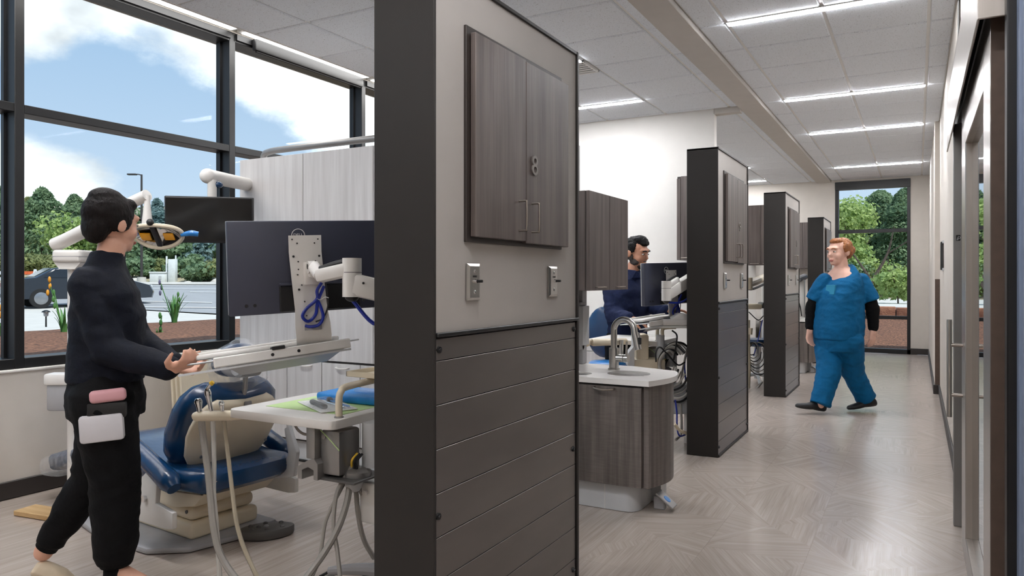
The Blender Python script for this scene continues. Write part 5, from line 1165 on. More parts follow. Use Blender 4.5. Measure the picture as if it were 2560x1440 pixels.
def hand(b, wrist, d, palm, s=1., curl=.5, thumb_side=1, spread=.12):
    # d: along the hand, palm: the way the palm faces
    d = d.normalized(); palm = (palm - d * palm.dot(d)).normalized(); side = d.cross(palm) * thumb_side
    k = wrist + d * .045 * s
    limb(b, [wrist, wrist + d * .03 * s], [.026 * s, .027 * s])
    for q in (-.028, -.010, .010, .028): limb(b, [wrist + d * .02 * s + side * q * .7 * s, wrist + d * .088 * s + side * q * s], [.0145 * s, .0125 * s], 10)
    for q, L in ((.030, .070), (.010, .080), (-.010, .074), (-.029, .058)):
        p0 = wrist + d * .088 * s + side * q * s; a = 0; pts = [p0]; dd = (d + side * q * spread * 12).normalized()
        for i, fr in enumerate((.46, .30, .24)):
            a += curl * (.75 if i == 0 else .95); v = dd * math.cos(a) + palm * math.sin(a); pts.append(pts[-1] + v * L * fr * s)
        limb(b, pts, [.0098 * s, .0090 * s, .0084 * s, .0072 * s], 10)
    p0 = wrist + d * .025 * s + side * .026 * s; v1 = (d * .62 + side * .70 + palm * .35).normalized(); v2 = (d * .9 + side * .15 + palm * .5).normalized()
    limb(b, [p0, p0 + v1 * .034 * s, p0 + v1 * .034 * s + v2 * .030 * s, p0 + v1 * .036 * s + v2 * .052 * s], [.0145 * s, .0115 * s, .0100 * s, .0078 * s], 10)
UP = Vector((0, 0, 1))
Rv, Fv = Vector((RX, RY, 0)), Vector((FX, FY, 0))
def shoe(b, heel, toe_dir, L=.27, w=.046, h=.075, pitch=0.):
    d = toe_dir.normalized(); s_ = UP.cross(d).normalized(); d = (d * math.cos(pitch) - UP * math.sin(pitch)); u = s_.cross(d) * -1; u = d.cross(s_)
    if u.z < 0: u = -u
    rings = []
    for q, ww, hh, lift in ((0., .55, .62, .004), (.04, .78, .95, 0), (.22, .86, 1.0, 0), (.42, .82, .92, .004), (.62, 1.0, .70, 0), (.82, .96, .60, 0), (.95, .66, .46, .004), (1., .34, .26, .008)):
        c = heel + d * (q * L); r = []
        for k in range(14):
            a = 2 * math.pi * k / 14; z = (math.sin(a) * .5 + .5) ** .8
            r.append(c + s_ * (math.cos(a) * w * ww * (1.0 if math.sin(a) < 0 else .86)) + u * (lift + z * h * hh))
        rings.append(r)
    b.loft(rings)

# ---- person in black, walking to the right beside the dental chair
def woman_black():
    d0 = 2.86; Q = lambda u, v, dd=0.: P(u, v, d0 + dd)
    f = (Rv * .93 + Fv * .36).normalized(); side = f.cross(UP).normalized()          # side: towards her right hand, the near side
    base = Q(275, 1440); base.z = 0
    t = thing('person', 'person in black tunic and joggers walking past the dental chair, head turned away', 'person', base)
    hc = Q(281, 560); lean = (UP + f * .06).normalized(); hf = (Rv * .46 + Fv * .88 - UP * .12).normalized(); HS = .98
    pel = Q(266, 985); hipR, hipL = pel + side * .09, pel - side * .09
    shR, shL = Q(238, 712) + side * .13, Q(262, 706) - side * .17
    kR, aR = Q(292, 1190) + side * .05, Q(290, 1400) + side * .03; aR.z = .10
    kL, aL = Q(226, 1205) - side * .07, Q(100, 1398) - side * .06; aL.z = max(.14, aL.z)
    elR, wrR = Q(285, 868) + side * .15, P(428, 921, 2.70)
    elL, wrL = Q(330, 860) - side * .17, P(436, 914, 2.86)
    nk0, nk1 = Q(262, 690), Q(280, 615)
    b = MB()
    head(b, hc, hf, lean, HS); limb(b, [nk0 - UP * .03, nk1], [.054, .050])
    torso(b, [(pel - UP * .04, side * .12, f * .08), (pel + UP * .12, side * .12, f * .085), (Q(268, 830), side * .125, f * .09), (Q(256, 730), side * .15, f * .08), (Q(258, 690), side * .10, f * .06)])
    for s_, e_, w_ in ((shR, elR, wrR), (shL, elL, wrL)): limb(b, [s_, e_, w_], [.040, .034, .024])
    limb(b, [hipR, kR, aR], [.07, .05, .036]); limb(b, [hipL, kL, aL], [.07, .05, .036])
    gd = (P(480, 906, 2.64) - wrR); hand(b, wrR, gd, UP * .9 - side * .25, .92, .55, 1)
    hand(b, wrL, Rv * .9 - UP * .1, UP * .6 + side * .6, .92, .6, -1)
    toeR = (Rv * .97 + Fv * .1); limb(b, [aR, aR + toeR * .1 - UP * .05], [.036, .03])
    fuse(b, 'body', 'skin', t, .0065, 3)
    face_bits(t, hc, hf, lean, HS)
    # hair gathered up at the crown
    r = hf.cross(lean).normalized(); ff = (hf - lean * hf.dot(lean)).normalized(); h = MB(); Rm = Matrix((r, ff, lean)).transposed(); g = lambda x, y, z: hc + (r * x + ff * y + lean * z) * HS
    h.sph(g(0, -.022, .040), (.082, .096, .086), 20, 14, None, Rm).sph(g(0, -.068, -.012), (.064, .044, .070), 18, 12, None, Rm).sph(g(0, -.035, .098), (.056, .064, .040), 18, 12, None, Rm).sph(g(0, .046, .080), (.060, .036, .028), 16, 10, None, Rm)
    for sx in (-1, 1): h.sph(g(sx * .067, -.012, .022), (.017, .050, .055), 14, 10, None, Rm)
    fuse(h, 'hair', 'hair_dark', t, .006, 3, .0015, 30, 2)
    # tunic
    c = MB()
    torso(c, [(pel + UP * .055, side * .165, f * .135), (pel + UP * .12, side * .160, f * .132), (Q(268, 850), side * .155, f * .125), (Q(272, 790), side * .165, f * .130), (Q(266, 735), side * .185, f * .115), (Q(262, 698), side * .165, f * .09), (Q(262, 668), side * .095, f * .07), (Q(268, 645), side * .062, f * .060), (Q(272, 630), side * .059, f * .058)], 24)
    c.sph(Q(312, 775), (.06, .06, .07), 14, 10)
    limb(c, [shR, elR, elR * .35 + wrR * .65, wrR - (wrR - elR).normalized() * .012], [.070, .058, .050, .044]); limb(c, [shL, elL, elL * .35 + wrL * .65, wrL - (wrL - elL).normalized() * .012], [.070, .058, .05, .044])
    fuse(c, 'tunic', 'cloth_navy_black', t, .009, 4, .0055, 8, 1)
    p_ = MB()
    torso(p_, [(pel + UP * .085, side * .145, f * .118), (pel, side * .158, f * .135), (pel - UP * .08, side * .150, f * .130)], 20)
    limb(p_, [hipR, kR, kR * .35 + aR * .65, aR + UP * .025], [.112, .088, .080, .060], 16, True); limb(p_, [hipL, kL, kL * .4 + aL * .6, aL + (kL - aL).normalized() * .03], [.110, .078, .062, .044], 16, True)
    fuse(p_, 'joggers', 'cloth_black', t, .010, 4, .007, 7, 3)
    cu = MB(); cu.cyl(aR + UP * .065, aR + UP * .018, .056, .052, 20).build('cuff', 'cloth_black', t); MB().cyl(aL + (kL - aL).normalized() * .08, aL + (kL - aL).normalized() * .02, .045, .042, 20).build('cuff', 'cloth_black', t)
    s = MB(); shoe(s, aR - UP * .10 - toeR * .075, toeR, .27, .048, .078); fuse(s, 'shoe', 'shoe_cream', t, .006, 1)
    s = MB(); hd_ = aL - UP * .085 - f * .05; shoe(s, hd_, f, .26, .046, .075, .55); fuse(s, 'shoe', 'shoe_cream', t, .006, 1)
    # pouches clipped at the hip
    Mp = frame(Q(272, 1046) + side * .185, f + UP * .06, UP); MB(Mp).rbox(-.070, -.02, -.052, .075, .02, .048, .012, 2).build('white_pouch', 'pouch_white', t)
    Mp = frame(Q(288, 972) + side * .185, f + UP * .08, UP); MB(Mp).rbox(-.06, -.018, -.022, .06, .018, .024, .014, 3).build('pink_pouch', 'pouch_pink', t)
    Mp = frame(Q(288, 1006) + side * .172, f, UP); MB(Mp).rbox(-.07, -.016, -.03, .06, .016, .03, .01, 2).build('black_pouch', 'black_plastic', t)
    sk = MB(); limb(sk, [aR + UP * .0, aR - UP * .045], [.041, .042], 16); fuse(sk, 'sock', 'cloth_black', t, .006, 1)
woman_black()

# ---- bearded person in navy at the second operatory
def man_navy():
    d0 = 6.3; Q = lambda u, v, dd=0.: P(u, v, d0 + dd)
    f = (-Fv * .82 + Rv * .57).normalized(); side = f.cross(UP).normalized()           # side: his right hand, left in the picture
    base = Q(1565, 1000); base.z = 0
    t = thing('person', 'bearded person in a navy shirt bending over the second keyboard tray', 'person', base)
    hc = Q(1590, 632); lean = (UP + f * .22 ).normalized(); hf = (-Fv * .62 + Rv * .75 - UP * .30).normalized(); S_ = 1.16
    pel = Q(1566, 850, .03); hipR, hipL = pel + side * .10, pel - side * .10
    shR, shL = Q(1530, 722, -.0), Q(1622, 708, .06)
    elR, wrR = Q(1532, 786, -.10), P(1574, 797, 5.98)
    elL, wrL = Q(1632, 768, .02), P(1668, 777, 6.05)
    kR, aR, kL, aL = pel + side * .12 - UP * .38, pel + side * .12 - UP * .62, pel - side * .12 - UP * .38, pel - side * .12 - UP * .62
    for k in (kR, kL): k.z = .42
    for a in (aR, aL): a.z = .09
    b = MB(); head(b, hc, hf, lean, S_); limb(b, [Q(1577, 705), Q(1585, 665)], [.060, .056])
    torso(b, [(pel - UP * .05, side * .14, f * .09), (pel + UP * .1, side * .14, f * .09), (Q(1572, 770), side * .15, f * .1), (Q(1578, 722), side * .17, f * .09), (Q(1578, 704), side * .10, f * .06)])
    for s_, e_, w_ in ((shR, elR, wrR), (shL, elL, wrL)): limb(b, [s_, e_, w_], [.044, .038, .028])
    limb(b, [hipR, kR, aR], [.08, .055, .04]); limb(b, [hipL, kL, aL], [.08, .055, .04])
    hand(b, wrR, Rv * .85 - UP * .25 - Fv * .2, -UP * .8 + Rv * .2, 1.12, .45, -1); hand(b, wrL, Rv * .9 + UP * .05, -UP, 1.12, .3, 1)
    fuse(b, 'body', 'skin_tan', t, .0065, 3); face_bits(t, hc, hf, lean, S_, 'lips', 'hair_black')
    r = hf.cross(lean).normalized(); ff = (hf - lean * hf.dot(lean)).normalized(); Rm = Matrix((r, ff, lean)).transposed(); g = lambda x, y, z: hc + (r * x + ff * y + lean * z) * S_
    h = MB(); h.sph(g(0, -.020, .050), (.080, .096, .078), 20, 14, None, Rm).sph(g(0, -.062, .0), (.068, .050, .07), 18, 12, None, Rm).sph(g(0, .02, .100), (.064, .066, .036), 16, 10, None, Rm).sph(g(.0, .060, .082), (.054, .030, .026), 16, 10, None, Rm)
    for sx in (-1, 1): h.sph(g(sx * .070, -.005, .035), (.014, .040, .045), 14, 10, None, Rm)
    fuse(h, 'hair', 'hair_black', t, .007, 2, .005, 30, 4)
    bd = MB(); bd.sph(g(0, .052, -.088), (.046, .036, .030), 18, 12, None, Rm).sph(g(0, .080, -.050), (.026, .014, .008), 14, 8, None, Rm)
    for sx in (-1, 1): bd.sph(g(sx * .050, .026, -.060), (.020, .044, .030), 14, 10, None, Rm).sph(g(sx * .066, .0, -.03), (.012, .022, .034), 12, 8, None, Rm)
    fuse(bd, 'beard', 'beard', t, .005, 1, .0025, 60, 5)
    c = MB(); torso(c, [(pel - UP * .02, side * .195, f * .13), (pel + UP * .12, side * .19, f * .13), (Q(1572, 775), side * .20, f * .135), (Q(1578, 728), side * .215, f * .12), (Q(1578, 704), side * .17, f * .09), (Q(1580, 688), side * .085, f * .075), (Q(1582, 678), side * .070, f * .070)], 24)
    limb(c, [shR, elR, wrR - (wrR - elR).normalized() * .02], [.078, .068, .050]); limb(c, [shL, elL, wrL - (wrL - elL).normalized() * .02], [.078, .064, .048])
    fuse(c, 'shirt', 'cloth_navy', t, .010, 3, .008, 8, 2)
    cl = MB(); n0 = Q(1581, 682, -.03)
    for sx in (-1, 1): cl.add([n0 + side * .07 * sx + UP * .03, n0 + side * .055 * sx + f * .05 - UP * .04, n0 + f * .08 - UP * .03, n0 + f * .065 + UP * .02 + side * .03 * sx, n0 + side * .075 * sx + UP * .02 + f * .01, n0 + side * .065 * sx + f * .062 - UP * .045, n0 + f * .092 - UP * .04, n0 + f * .078 + UP * .015 + side * .03 * sx], [(0, 1, 2, 3), (7, 6, 5, 4), (0, 4, 5, 1), (1, 5, 6, 2), (2, 6, 7, 3), (3, 7, 4, 0)])
    cl.build('collar', 'cloth_navy', t, fixn=True)
    p_ = MB(); torso(p_, [(pel + UP * .06, side * .175, f * .115), (pel - UP * .10, side * .18, f * .12)], 20); limb(p_, [hipR, kR, aR], [.115, .085, .075]); limb(p_, [hipL, kL, aL], [.115, .085, .075]); fuse(p_, 'trousers', 'cloth_black', t, .011, 3, .006, 7, 3)
    for a in (aR, aL):
        s = MB(); h0 = a - f * .08; h0.z = 0; shoe(s, h0, f, .29, .05, .085); fuse(s, 'shoe', 'shoe_black', t, .007, 1)
man_navy()

# ---- person in teal scrubs walking down the corridor
def woman_teal():
    d0 = 6.78; Q = lambda u, v, dd=0.: P(u, v, d0 + dd)
    f = (-Rv * .90 - Fv * .44).normalized(); side = f.cross(UP).normalized()
    if side.dot(Rv) > 0: pass
    near = side if side.dot(-Fv) > 0 else -side; ns = near          # her left side faces the camera
    base = Q(2098, 1025); base.z = 0
    t = thing('person', 'person in teal scrubs with red hair walking across the corridor', 'person', base)
    hc = Q(2098, 630); lean = (UP + f * .04).normalized(); hf = (-Rv * .93 - Fv * .36 - UP * .05).normalized(); S_ = 1.14
    pel = Q(2096, 842); hipN, hipF = pel + ns * .11, pel - ns * .11
    shN, shF = Q(2143, 702) + ns * .04, Q(2070, 702) - ns * .04
    elN, wrN = Q(2162, 770) + ns * .08, Q(2164, 822) + ns * .08
    elF, wrF = Q(2052, 768) - ns * .10, Q(2047, 822, .0) - ns * .10
    kA, aA = Q(2072, 932, -.06), Q(2050, 1012, -.10); aA.z = .085        # leading leg
    kB, aB = Q(2132, 930, .05), Q(2166, 1000, .10); aB.z = .10            # trailing leg
    b = MB(); head(b, hc, hf, lean, S_); limb(b, [Q(2104, 680), Q(2102, 652)], [.064, .058])
    torso(b, [(pel - UP * .05, ns * .15, f * .11), (pel + UP * .15, ns * .16, f * .12), (Q(2100, 745), ns * .16, f * .12), (Q(2104, 700), ns * .165, f * .108), (Q(2105, 682), ns * .13, f * .085), (Q(2105, 668), ns * .07, f * .06)])
    for s_, e_, w_ in ((shN, elN, wrN), (shF, elF, wrF)): limb(b, [s_, e_, w_], [.05, .042, .028])
    limb(b, [hipN, kB, aB], [.09, .06, .04]); limb(b, [hipF, kA, aA], [.09, .06, .04])
    hand(b, wrN, -UP + f * .12, -ns, 1.08, .4, 1); hand(b, wrF, -UP + f * .1, ns, 1.08, .4, -1)
    fuse(b, 'body', 'skin_pale', t, .0065, 3); face_bits(t, hc, hf, lean, S_, 'lips', 'hair_red')
    r = hf.cross(lean).normalized(); ff = (hf - lean * hf.dot(lean)).normalized(); Rm = Matrix((r, ff, lean)).transposed(); g = lambda x, y, z: hc + (r * x + ff * y + lean * z) * S_
    h = MB(); h.sph(g(0, -.030, .046), (.086, .096, .080), 20, 14, None, Rm).sph(g(0, -.07, .0), (.074, .050, .072), 18, 12, None, Rm).sph(g(0, -.118, .012), (.046, .040, .044), 16, 10, None, Rm).sph(g(0, .028, .086), (.062, .052, .030), 16, 10, None, Rm)
    for sx in (-1, 1): h.sph(g(sx * .074, -.012, .03), (.016, .046, .05), 14, 10, None, Rm)
    fuse(h, 'hair', 'hair_red', t, .007, 3, .003, 30, 6)
    u_ = MB()                                                            # black sleeves under the scrubs
    limb(u_, [shN, elN, wrN + (elN - wrN).normalized() * .02], [.062, .060, .044]); limb(u_, [shF, elF, wrF + (elF - wrF).normalized() * .02], [.062, .058, .044])
    fuse(u_, 'undersleeves', 'cloth_black', t, .009, 3, .004, 9, 1)
    c = MB()
    torso(c, [(pel - UP * .02, ns * .215, f * .185), (pel + UP * .09, ns * .222, f * .198), (Q(2098, 790), ns * .215, f * .195), (Q(2098, 755), ns * .21, f * .190), (Q(2101, 728), ns * .205, f * .172), (Q(2105, 702), ns * .190, f * .130 - UP * .01), (Q(2107, 684), ns * .150, f * .092 - UP * .03), (Q(2107, 672), ns * .100, f * .078 - UP * .045)], 24)
    c.sph(Q(2076, 735) + ns * .02, (.10, .10, .085), 16, 10).sph(Q(2070, 738) - ns * .1, (.085, .085, .08), 16, 10)
    limb(c, [shN, shN * .55 + elN * .45, shN * .25 + elN * .75], [.072, .088, .090], 16, True); limb(c, [shF, shF * .55 + elF * .45, shF * .25 + elF * .75], [.070, .086, .086], 16, True)
    fuse(c, 'scrub_top', 'scrubs_teal', t, .009, 5, .0045, 9, 5)
    Mp = frame(Q(2101, 724) + f * .166 + ns * .03, ns * -1, UP + f * -.2); MB(Mp).rbox(-.05, -.014, -.045, .05, .005, .045, .003, 1).build('chest_pocket', 'pocket_teal', t)
    p_ = MB(); torso(p_, [(pel + UP * .06, ns * .20, f * .165), (pel - UP * .03, ns * .205, f * .175), (pel - UP * .13, ns * .19, f * .15)], 22)
    limb(p_, [hipF - UP * .02, kA, kA * .3 + aA * .7, aA + UP * .0], [.128, .104, .092, .094], 18, True); limb(p_, [hipN - UP * .02, kB, kB * .3 + aB * .7, aB + UP * .0], [.128, .100, .088, .090], 18, True)
    fuse(p_, 'scrub_trousers', 'scrubs_teal', t, .010, 4, .006, 8, 8)
    s = MB(); h0 = aA - f * .06; h0.z = .012; shoe(s, h0, -Rv * .98 - Fv * .2, .30, .05, .085, -.16); fuse(s, 'shoe', 'shoe_black', t, .007, 1)
    s = MB(); h0 = aB + Rv * .09; h0.z = .035; shoe(s, h0, -Rv * .98 - Fv * .2, .30, .05, .085, .10); fuse(s, 'shoe', 'shoe_black', t, .007, 1)
woman_teal()
# ---------------------------------------------------------------- outside the windows
import numpy as np
def gz(x, y):                                  # height of the land beyond the planting bed
    dep = x * FX + y * FY; lat = x * RX + y * RY
    if dep < 20: return .05
    if dep < 47: return .05 + (dep - 20) * .030
    t = dep - 47
    if t < 60: return .86 + t * .085 + .25 * noise.noise(Vector((x * .15, y * .15, 0)))
    r = t - 60
    return 5.96 + r * .13 + (1.6 * noise.noise(Vector((x * .03, y * .03, 4))) + .5 * noise.noise(Vector((x * .12, y * .12, 2)))) * min(1, r / 30)
def ground(lat, dep, dz=0.):
    p = W(lat, dep, 0); p.z = gz(p.x, p.y) + dz; return p
def at(u, dep): return ground((u - CX) / FPX * dep, dep)
m = MB(); deps = [8, 12, 16, 20, 24, 28, 32, 36, 40, 44, 47, 50, 54, 58, 62, 68, 74, 80, 88, 97, 107, 115, 124, 134, 146, 160, 176, 190, 205, 220]
NA = 60; vs = []; fs = []
for d in deps:
    for k in range(NA + 1):
        p = ground((-1.25 + 1.5 * k / NA) * d, d)
        vs.append(p)
for j in range(len(deps) - 1):
    for k in range(NA):
        a = j * (NA + 1) + k
        q = (a, a + 1, a + NA + 2, a + NA + 1)
        c = sum((Vector(vs[i]) for i in q), Vector()) / 4
        if c.x < -8.0: fs.append(q)
m.add(vs, fs); o = struct('terrain', m, 'dry_soil', smooth=60); o['label'] = 'dry planted slope and hillside beyond the road'
hl = MB(); vs = []; fs = []; dd = [130, 140, 152, 166, 182, 200]; NB = 90
for j, d in enumerate(dd):
    for k in range(NB + 1):
        lat = (-1.2 + 1.45 * k / NB) * d; p = W(lat, d, 0)
        h = 7 + (21.0 - 7) * (j / (len(dd) - 1)) ** .7 + 2.2 * noise.noise(Vector((k * .09, j * .3, 7))) * (j / 5) + .8 * noise.noise(Vector((k * .4, j * .6, 1)))
        p.z = h if j < len(dd) - 1 else h + .5
        vs.append(p)
fs = [(j * (NB + 1) + k, j * (NB + 1) + k + 1, (j + 1) * (NB + 1) + k + 1, (j + 1) * (NB + 1) + k) for j in range(len(dd) - 1) for k in range(NB)]
struct('hill', hl.add(vs, fs), 'hill', smooth=60)['label'] = 'pale scrubby hill on the skyline'
# planting bed along the windows
mb = MB(); n = 70; vs = []; xs = [-4.62, -5.4, -6.4, -7.4, -8.4, -9.3, -10.0, -10.5, -10.7]
for i in range(n + 1):
    y = -6 + 30 * i / n
    for k, x in enumerate(xs):
        z = .60 + .04 * noise.noise(Vector((x * 1.2, y * 1.2, 0))) - (.03 if k > 4 else 0)
        if k >= 7: z = .42 if k == 7 else .03
        vs.append((x + (.12 * noise.noise(Vector((y, 3, 0))) if k > 4 else 0), y, z))
c = len(xs)
mb.add(vs, [(i * c + k, i * c + k + 1, (i + 1) * c + k + 1, (i + 1) * c + k) for i in range(n) for k in range(c - 1)])
struct('planting_bed', mb, 'mulch', smooth=60)['label'] = 'brown bark mulch bed below the windows'
# pavement, road and its painted lines, laid on the slope
def strip(name, pts, m, dz, label, kind='structure', seg=14):
    b = MB(); vs = []
    for (a, e) in pts:
        for k in range(seg + 1):
            t = k / seg; la, da = a[0] * (1 - t) + e[0] * t, a[1] * (1 - t) + e[1] * t
            vs.append(ground(la, da, dz))
    c = seg + 1
    b.add(vs, [(j * c + k, j * c + k + 1, (j + 1) * c + k + 1, (j + 1) * c + k) for j in range(len(pts) - 1) for k in range(seg)])
    o = b.build(name, m); o['kind'] = kind; o['label'] = label; return o
def L_(u, d): return ((u - CX) / FPX * d, d)
strip('pavement', [(L_(-300, 9), L_(640, 13)), (L_(-300, 14), L_(640, 16)), (L_(-300, 22), L_(640, 19)), (L_(-300, 34), L_(640, 21.5))], 'concrete', .03, 'white concrete pavement between the mulch bed and the road')
strip('road', [(L_(-320, 34), L_(680, 21.4)), (L_(-320, 38), L_(680, 30)), (L_(-320, 42), L_(680, 38)), (L_(-320, 46), L_(680, 46))], 'asphalt', .05, 'pale grey asphalt parking road')
for k, (u0, d0, u1, d1, w) in enumerate(((340, 40.5, 700, 38.5, .16), (475, 36.2, 700, 35.2, .16), (355, 28.5, 530, 27.6, .14), (360, 25.2, 700, 24.4, .14), (200, 43.5, 560, 44.6, .2))):
    strip('road_line', [(L_(u0, d0), L_(u1, d1)), (L_(u0, d0 + w * 1.6), L_(u1, d1 + w * 1.6))], 'white_line', .075, 'white painted line on the asphalt')
kb = MB(); pts = [ground(*L_(u, 46.2), .1) for u in range(-200, 700, 50)]
kb.tube(pts, .16, 6, 1); struct('kerb', kb, 'concrete')['label'] = 'concrete kerb at the far edge of the road'

def cards(pos, nrm, size, asp=1., seed=0):
    rs = np.random.RandomState(seed); n = len(pos)
    d = rs.normal(size=(n, 3)) * .6 + nrm; d /= np.linalg.norm(d, axis=1)[:, None] + 1e-9
    t = rs.normal(size=(n, 3)); a = np.cross(d, t); a /= np.linalg.norm(a, axis=1)[:, None] + 1e-9; b = np.cross(d, a)
    s = size * (.6 + .8 * rs.rand(n))[:, None]
    v = np.stack([pos - a * s - b * s * asp * .3, pos + b * s * asp * -.9 + a * s * .1, pos + a * s + b * s * asp * .3, pos + b * s * asp * .9], 1).reshape(-1, 3)
    f = np.arange(4 * n).reshape(n, 4)
    return v, f
def leafmesh(name, v, f, m):
    me = bpy.data.meshes.new(name); me.from_pydata(v.tolist(), [], f.tolist()); me.materials.append(MATS[m]); me.update(); return me
def crown_pts(shape, h, w, n, seed):
    rs = np.random.RandomState(seed); P_ = []; D_ = []
    if shape == 'cone':
        while len(P_) < n:
            t = rs.rand() ** .75; tier = (math.sin(t * 34) * .5 + .5) * .28 + .72
            r = w * .72 * (1 - t) ** .7 * tier * (.30 + .85 * rs.rand() ** .6) + .03 * w; a = rs.rand() * 6.283
            r *= .8 + .35 * noise.noise(Vector((math.cos(a) * 1.5, math.sin(a) * 1.5, t * 5 + seed)))
            P_.append((math.cos(a) * r, math.sin(a) * r, h * (.08 + .92 * t) - r * .12)); D_.append((math.cos(a) * .7, math.sin(a) * .7, .5))
    else:
        nc = 16 if shape == 'round' else 9
        cs = []
        for k in range(nc):
            a = rs.rand() * 6.283; rr = w * .34 * rs.rand() ** .5; zz = h * (.30 + .55 * rs.rand()) if shape == 'round' else h * (.2 + .4 * rs.rand())
            cs.append((math.cos(a) * rr, math.sin(a) * rr, zz, w * (.15 + .13 * rs.rand()), h * (.12 + .1 * rs.rand())))
        for _ in range(n):
            c = cs[rs.randint(nc)]; d = rs.normal(size=3); d /= np.linalg.norm(d); q = .5 + .75 * rs.rand() ** .7
            P_.append((c[0] + d[0] * c[3] * q, c[1] + d[1] * c[3] * q, max(.05, c[2] + d[2] * c[4] * q))); D_.append((d[0], d[1], d[2] + .3))
    return np.array(P_), np.array(D_)
_CR = {}
def crown(shape, h, w, n, size, m, seed):
    k = (shape, n, size, m, seed)
    if k not in _CR:
        p, d = crown_pts(shape, h, w, n, seed); v, f = cards(p, d, size, .5 if shape == 'cone' else .8, seed); _CR[k] = leafmesh('crown', v, f, m)
    return _CR[k]
def tree(name, label, base, h, w, shape, m, n=2200, size=.2, seed=1, grp=None, cat='tree'):
    M = Matrix.Translation(base) @ Matrix.Rotation(seed * 1.3, 4, 'Z')
    t = thing(name, label, cat, M, grp)
    o = bpy.data.objects.new('foliage' if cat == 'shrub' else 'crown', crown(shape, h, w, n, size, m, seed)); COL.objects.link(o); o.parent = t; WM[o.name] = M
    b = MB(M); tr = .018 * h
    if shape == 'cone': b.tube([(0, 0, -.2), (.02 * h, 0, h * .5), (0, .01 * h, h * .95)], tr, 6, 3, radii=[tr, tr * .6, .01])
    else:
        rs = random.Random(seed); b.tube([(0, 0, -.2), (.03 * w, 0, h * .25), (0, .02 * w, h * .5)], tr, 6, 3, radii=[tr * 1.2, tr, tr * .6])
        for k in range(6):
            a = rs.random() * 6.28; b.tube([(0, 0, h * (.12 + .05 * k)), (math.cos(a) * w * .15, math.sin(a) * w * .15, h * (.3 + .05 * k)), (math.cos(a) * w * .32, math.sin(a) * w * .32, h * (.5 + .05 * k))], tr * .5, 5, 3, radii=[tr * .6, tr * .4, .01])
    b.build('stems' if cat == 'shrub' else 'trunk', 'bark', t)
    return t
G1 = 'trees on the slope beyond the road'
for k, (u, d, h, w, sh_, m_, lab) in enumerate((
    (-10, 58, 6.9, 4.2, 'cone', 'leaf_pine', 'dark conifer seen through the leftmost window bay'),
    (105, 60, 6.6, 5.6, 'cone', 'leaf_pine', 'broad dark conifer left of the person in black'),
    (70, 66, 6.2, 4.4, 'cone', 'leaf_olive', 'olive conifer behind the broad dark one'),
    (186, 70, 6.6, 5.0, 'cone', 'leaf_pine', 'dark conifer behind the bright green tree'),
    (205, 57, 4.6, 5.2, 'round', 'leaf_bright', 'bright yellow green tree beside the dental light arm'),
    (262, 60, 4.8, 4.6, 'round', 'leaf_bright', 'bright green tree behind the head of the person in black'),
    (392, 62, 6.0, 3.6, 'cone', 'leaf_spruce', 'bluish spruce beside the street lamp'),
    (350, 66, 5.0, 4.6, 'round', 'leaf_pine', 'dark round tree behind the dental light'),
    (320, 58, 3.6, 4.4, 'round', 'leaf_olive', 'olive green round tree below the dental light'),
    (395, 56, 3.2, 4.4, 'round', 'leaf_pine', 'dark green tree right of the lamp post'),
    (470, 60, 3.4, 4.6, 'round', 'leaf_spruce', 'blue grey spruce bush under the black monitor'),
    (540, 62, 4.0, 4.6, 'round', 'leaf_pine', 'green tree behind the black monitor beside the window mullion'),
    (600, 64, 4.4, 4.6, 'round', 'leaf_olive', 'olive tree hidden behind the cabinet end'))):
    tree('conifer' if sh_ == 'cone' else 'broadleaf_tree', lab, at(u, d), h, w, sh_, m_, 5200 if sh_ == 'cone' else 4200, .17, k + 1, G1)
G2 = 'bushes along the far side of the road'
for k, (u, d, h, w, m_, lab) in enumerate((
    (20, 52, 2.3, 3.4, 'leaf_olive', 'olive bush behind the orange barrier'),
    (90, 53, 2.4, 3.8, 'leaf_olive', 'yellow green bush below the broad conifer'),
    (135, 54, 2.2, 3.6, 'leaf_olive', 'dry green bush beside the pole of the dental light'),
    (330, 52, 1.9, 3.2, 'leaf_pine', 'dark green bush left of the lamp post base'),
    (385, 53, 1.7, 3.0, 'leaf_olive', 'olive bush right of the lamp post base'),
    (455, 53, 2.0, 3.2, 'leaf_pine', 'green bush behind the tall utility cabinet'),
    (515, 50, 1.8, 3.4, 'leaf_pine', 'round green bush below the black monitor'),
    (550, 51, 2.1, 3.4, 'leaf_olive', 'olive bush beside the second window mullion'),
    (475, 57, 1.8, 3.0, 'leaf_spruce', 'grey green bush further up the slope'))):
    tree('bush', lab, at(u, d), h, w, 'bush', m_, 2200, .13, k + 31, G2, 'shrub')
for k, (u, d, s) in enumerate(((338, 50, .5), (402, 50.5, .45), (540, 48.5, .5), (470, 48, .4), (560, 55, .6), (420, 55, .5))):
    b = MB(); b.sph((0, 0, 0), (s, s * .8, s * .6), 12, 8)
    b.v = [v * (1 + .22 * noise.noise(v * 2.2 + Vector((k, 0, 0)))) for v in b.v]
    p = at(u, d); b.v = [v + p for v in b.v]
    tag(b.build('boulder', 'rock', None, p), ('pale boulder left of the lamp post', 'pale boulder beside the low utility box', 'pale boulder near the second mullion', 'small pale boulder under the blue grey spruce', 'large pale boulder up the slope at the mullion', 'pale boulder up the slope behind the utility cabinet')[k], 'rock', 'boulders on the slope')
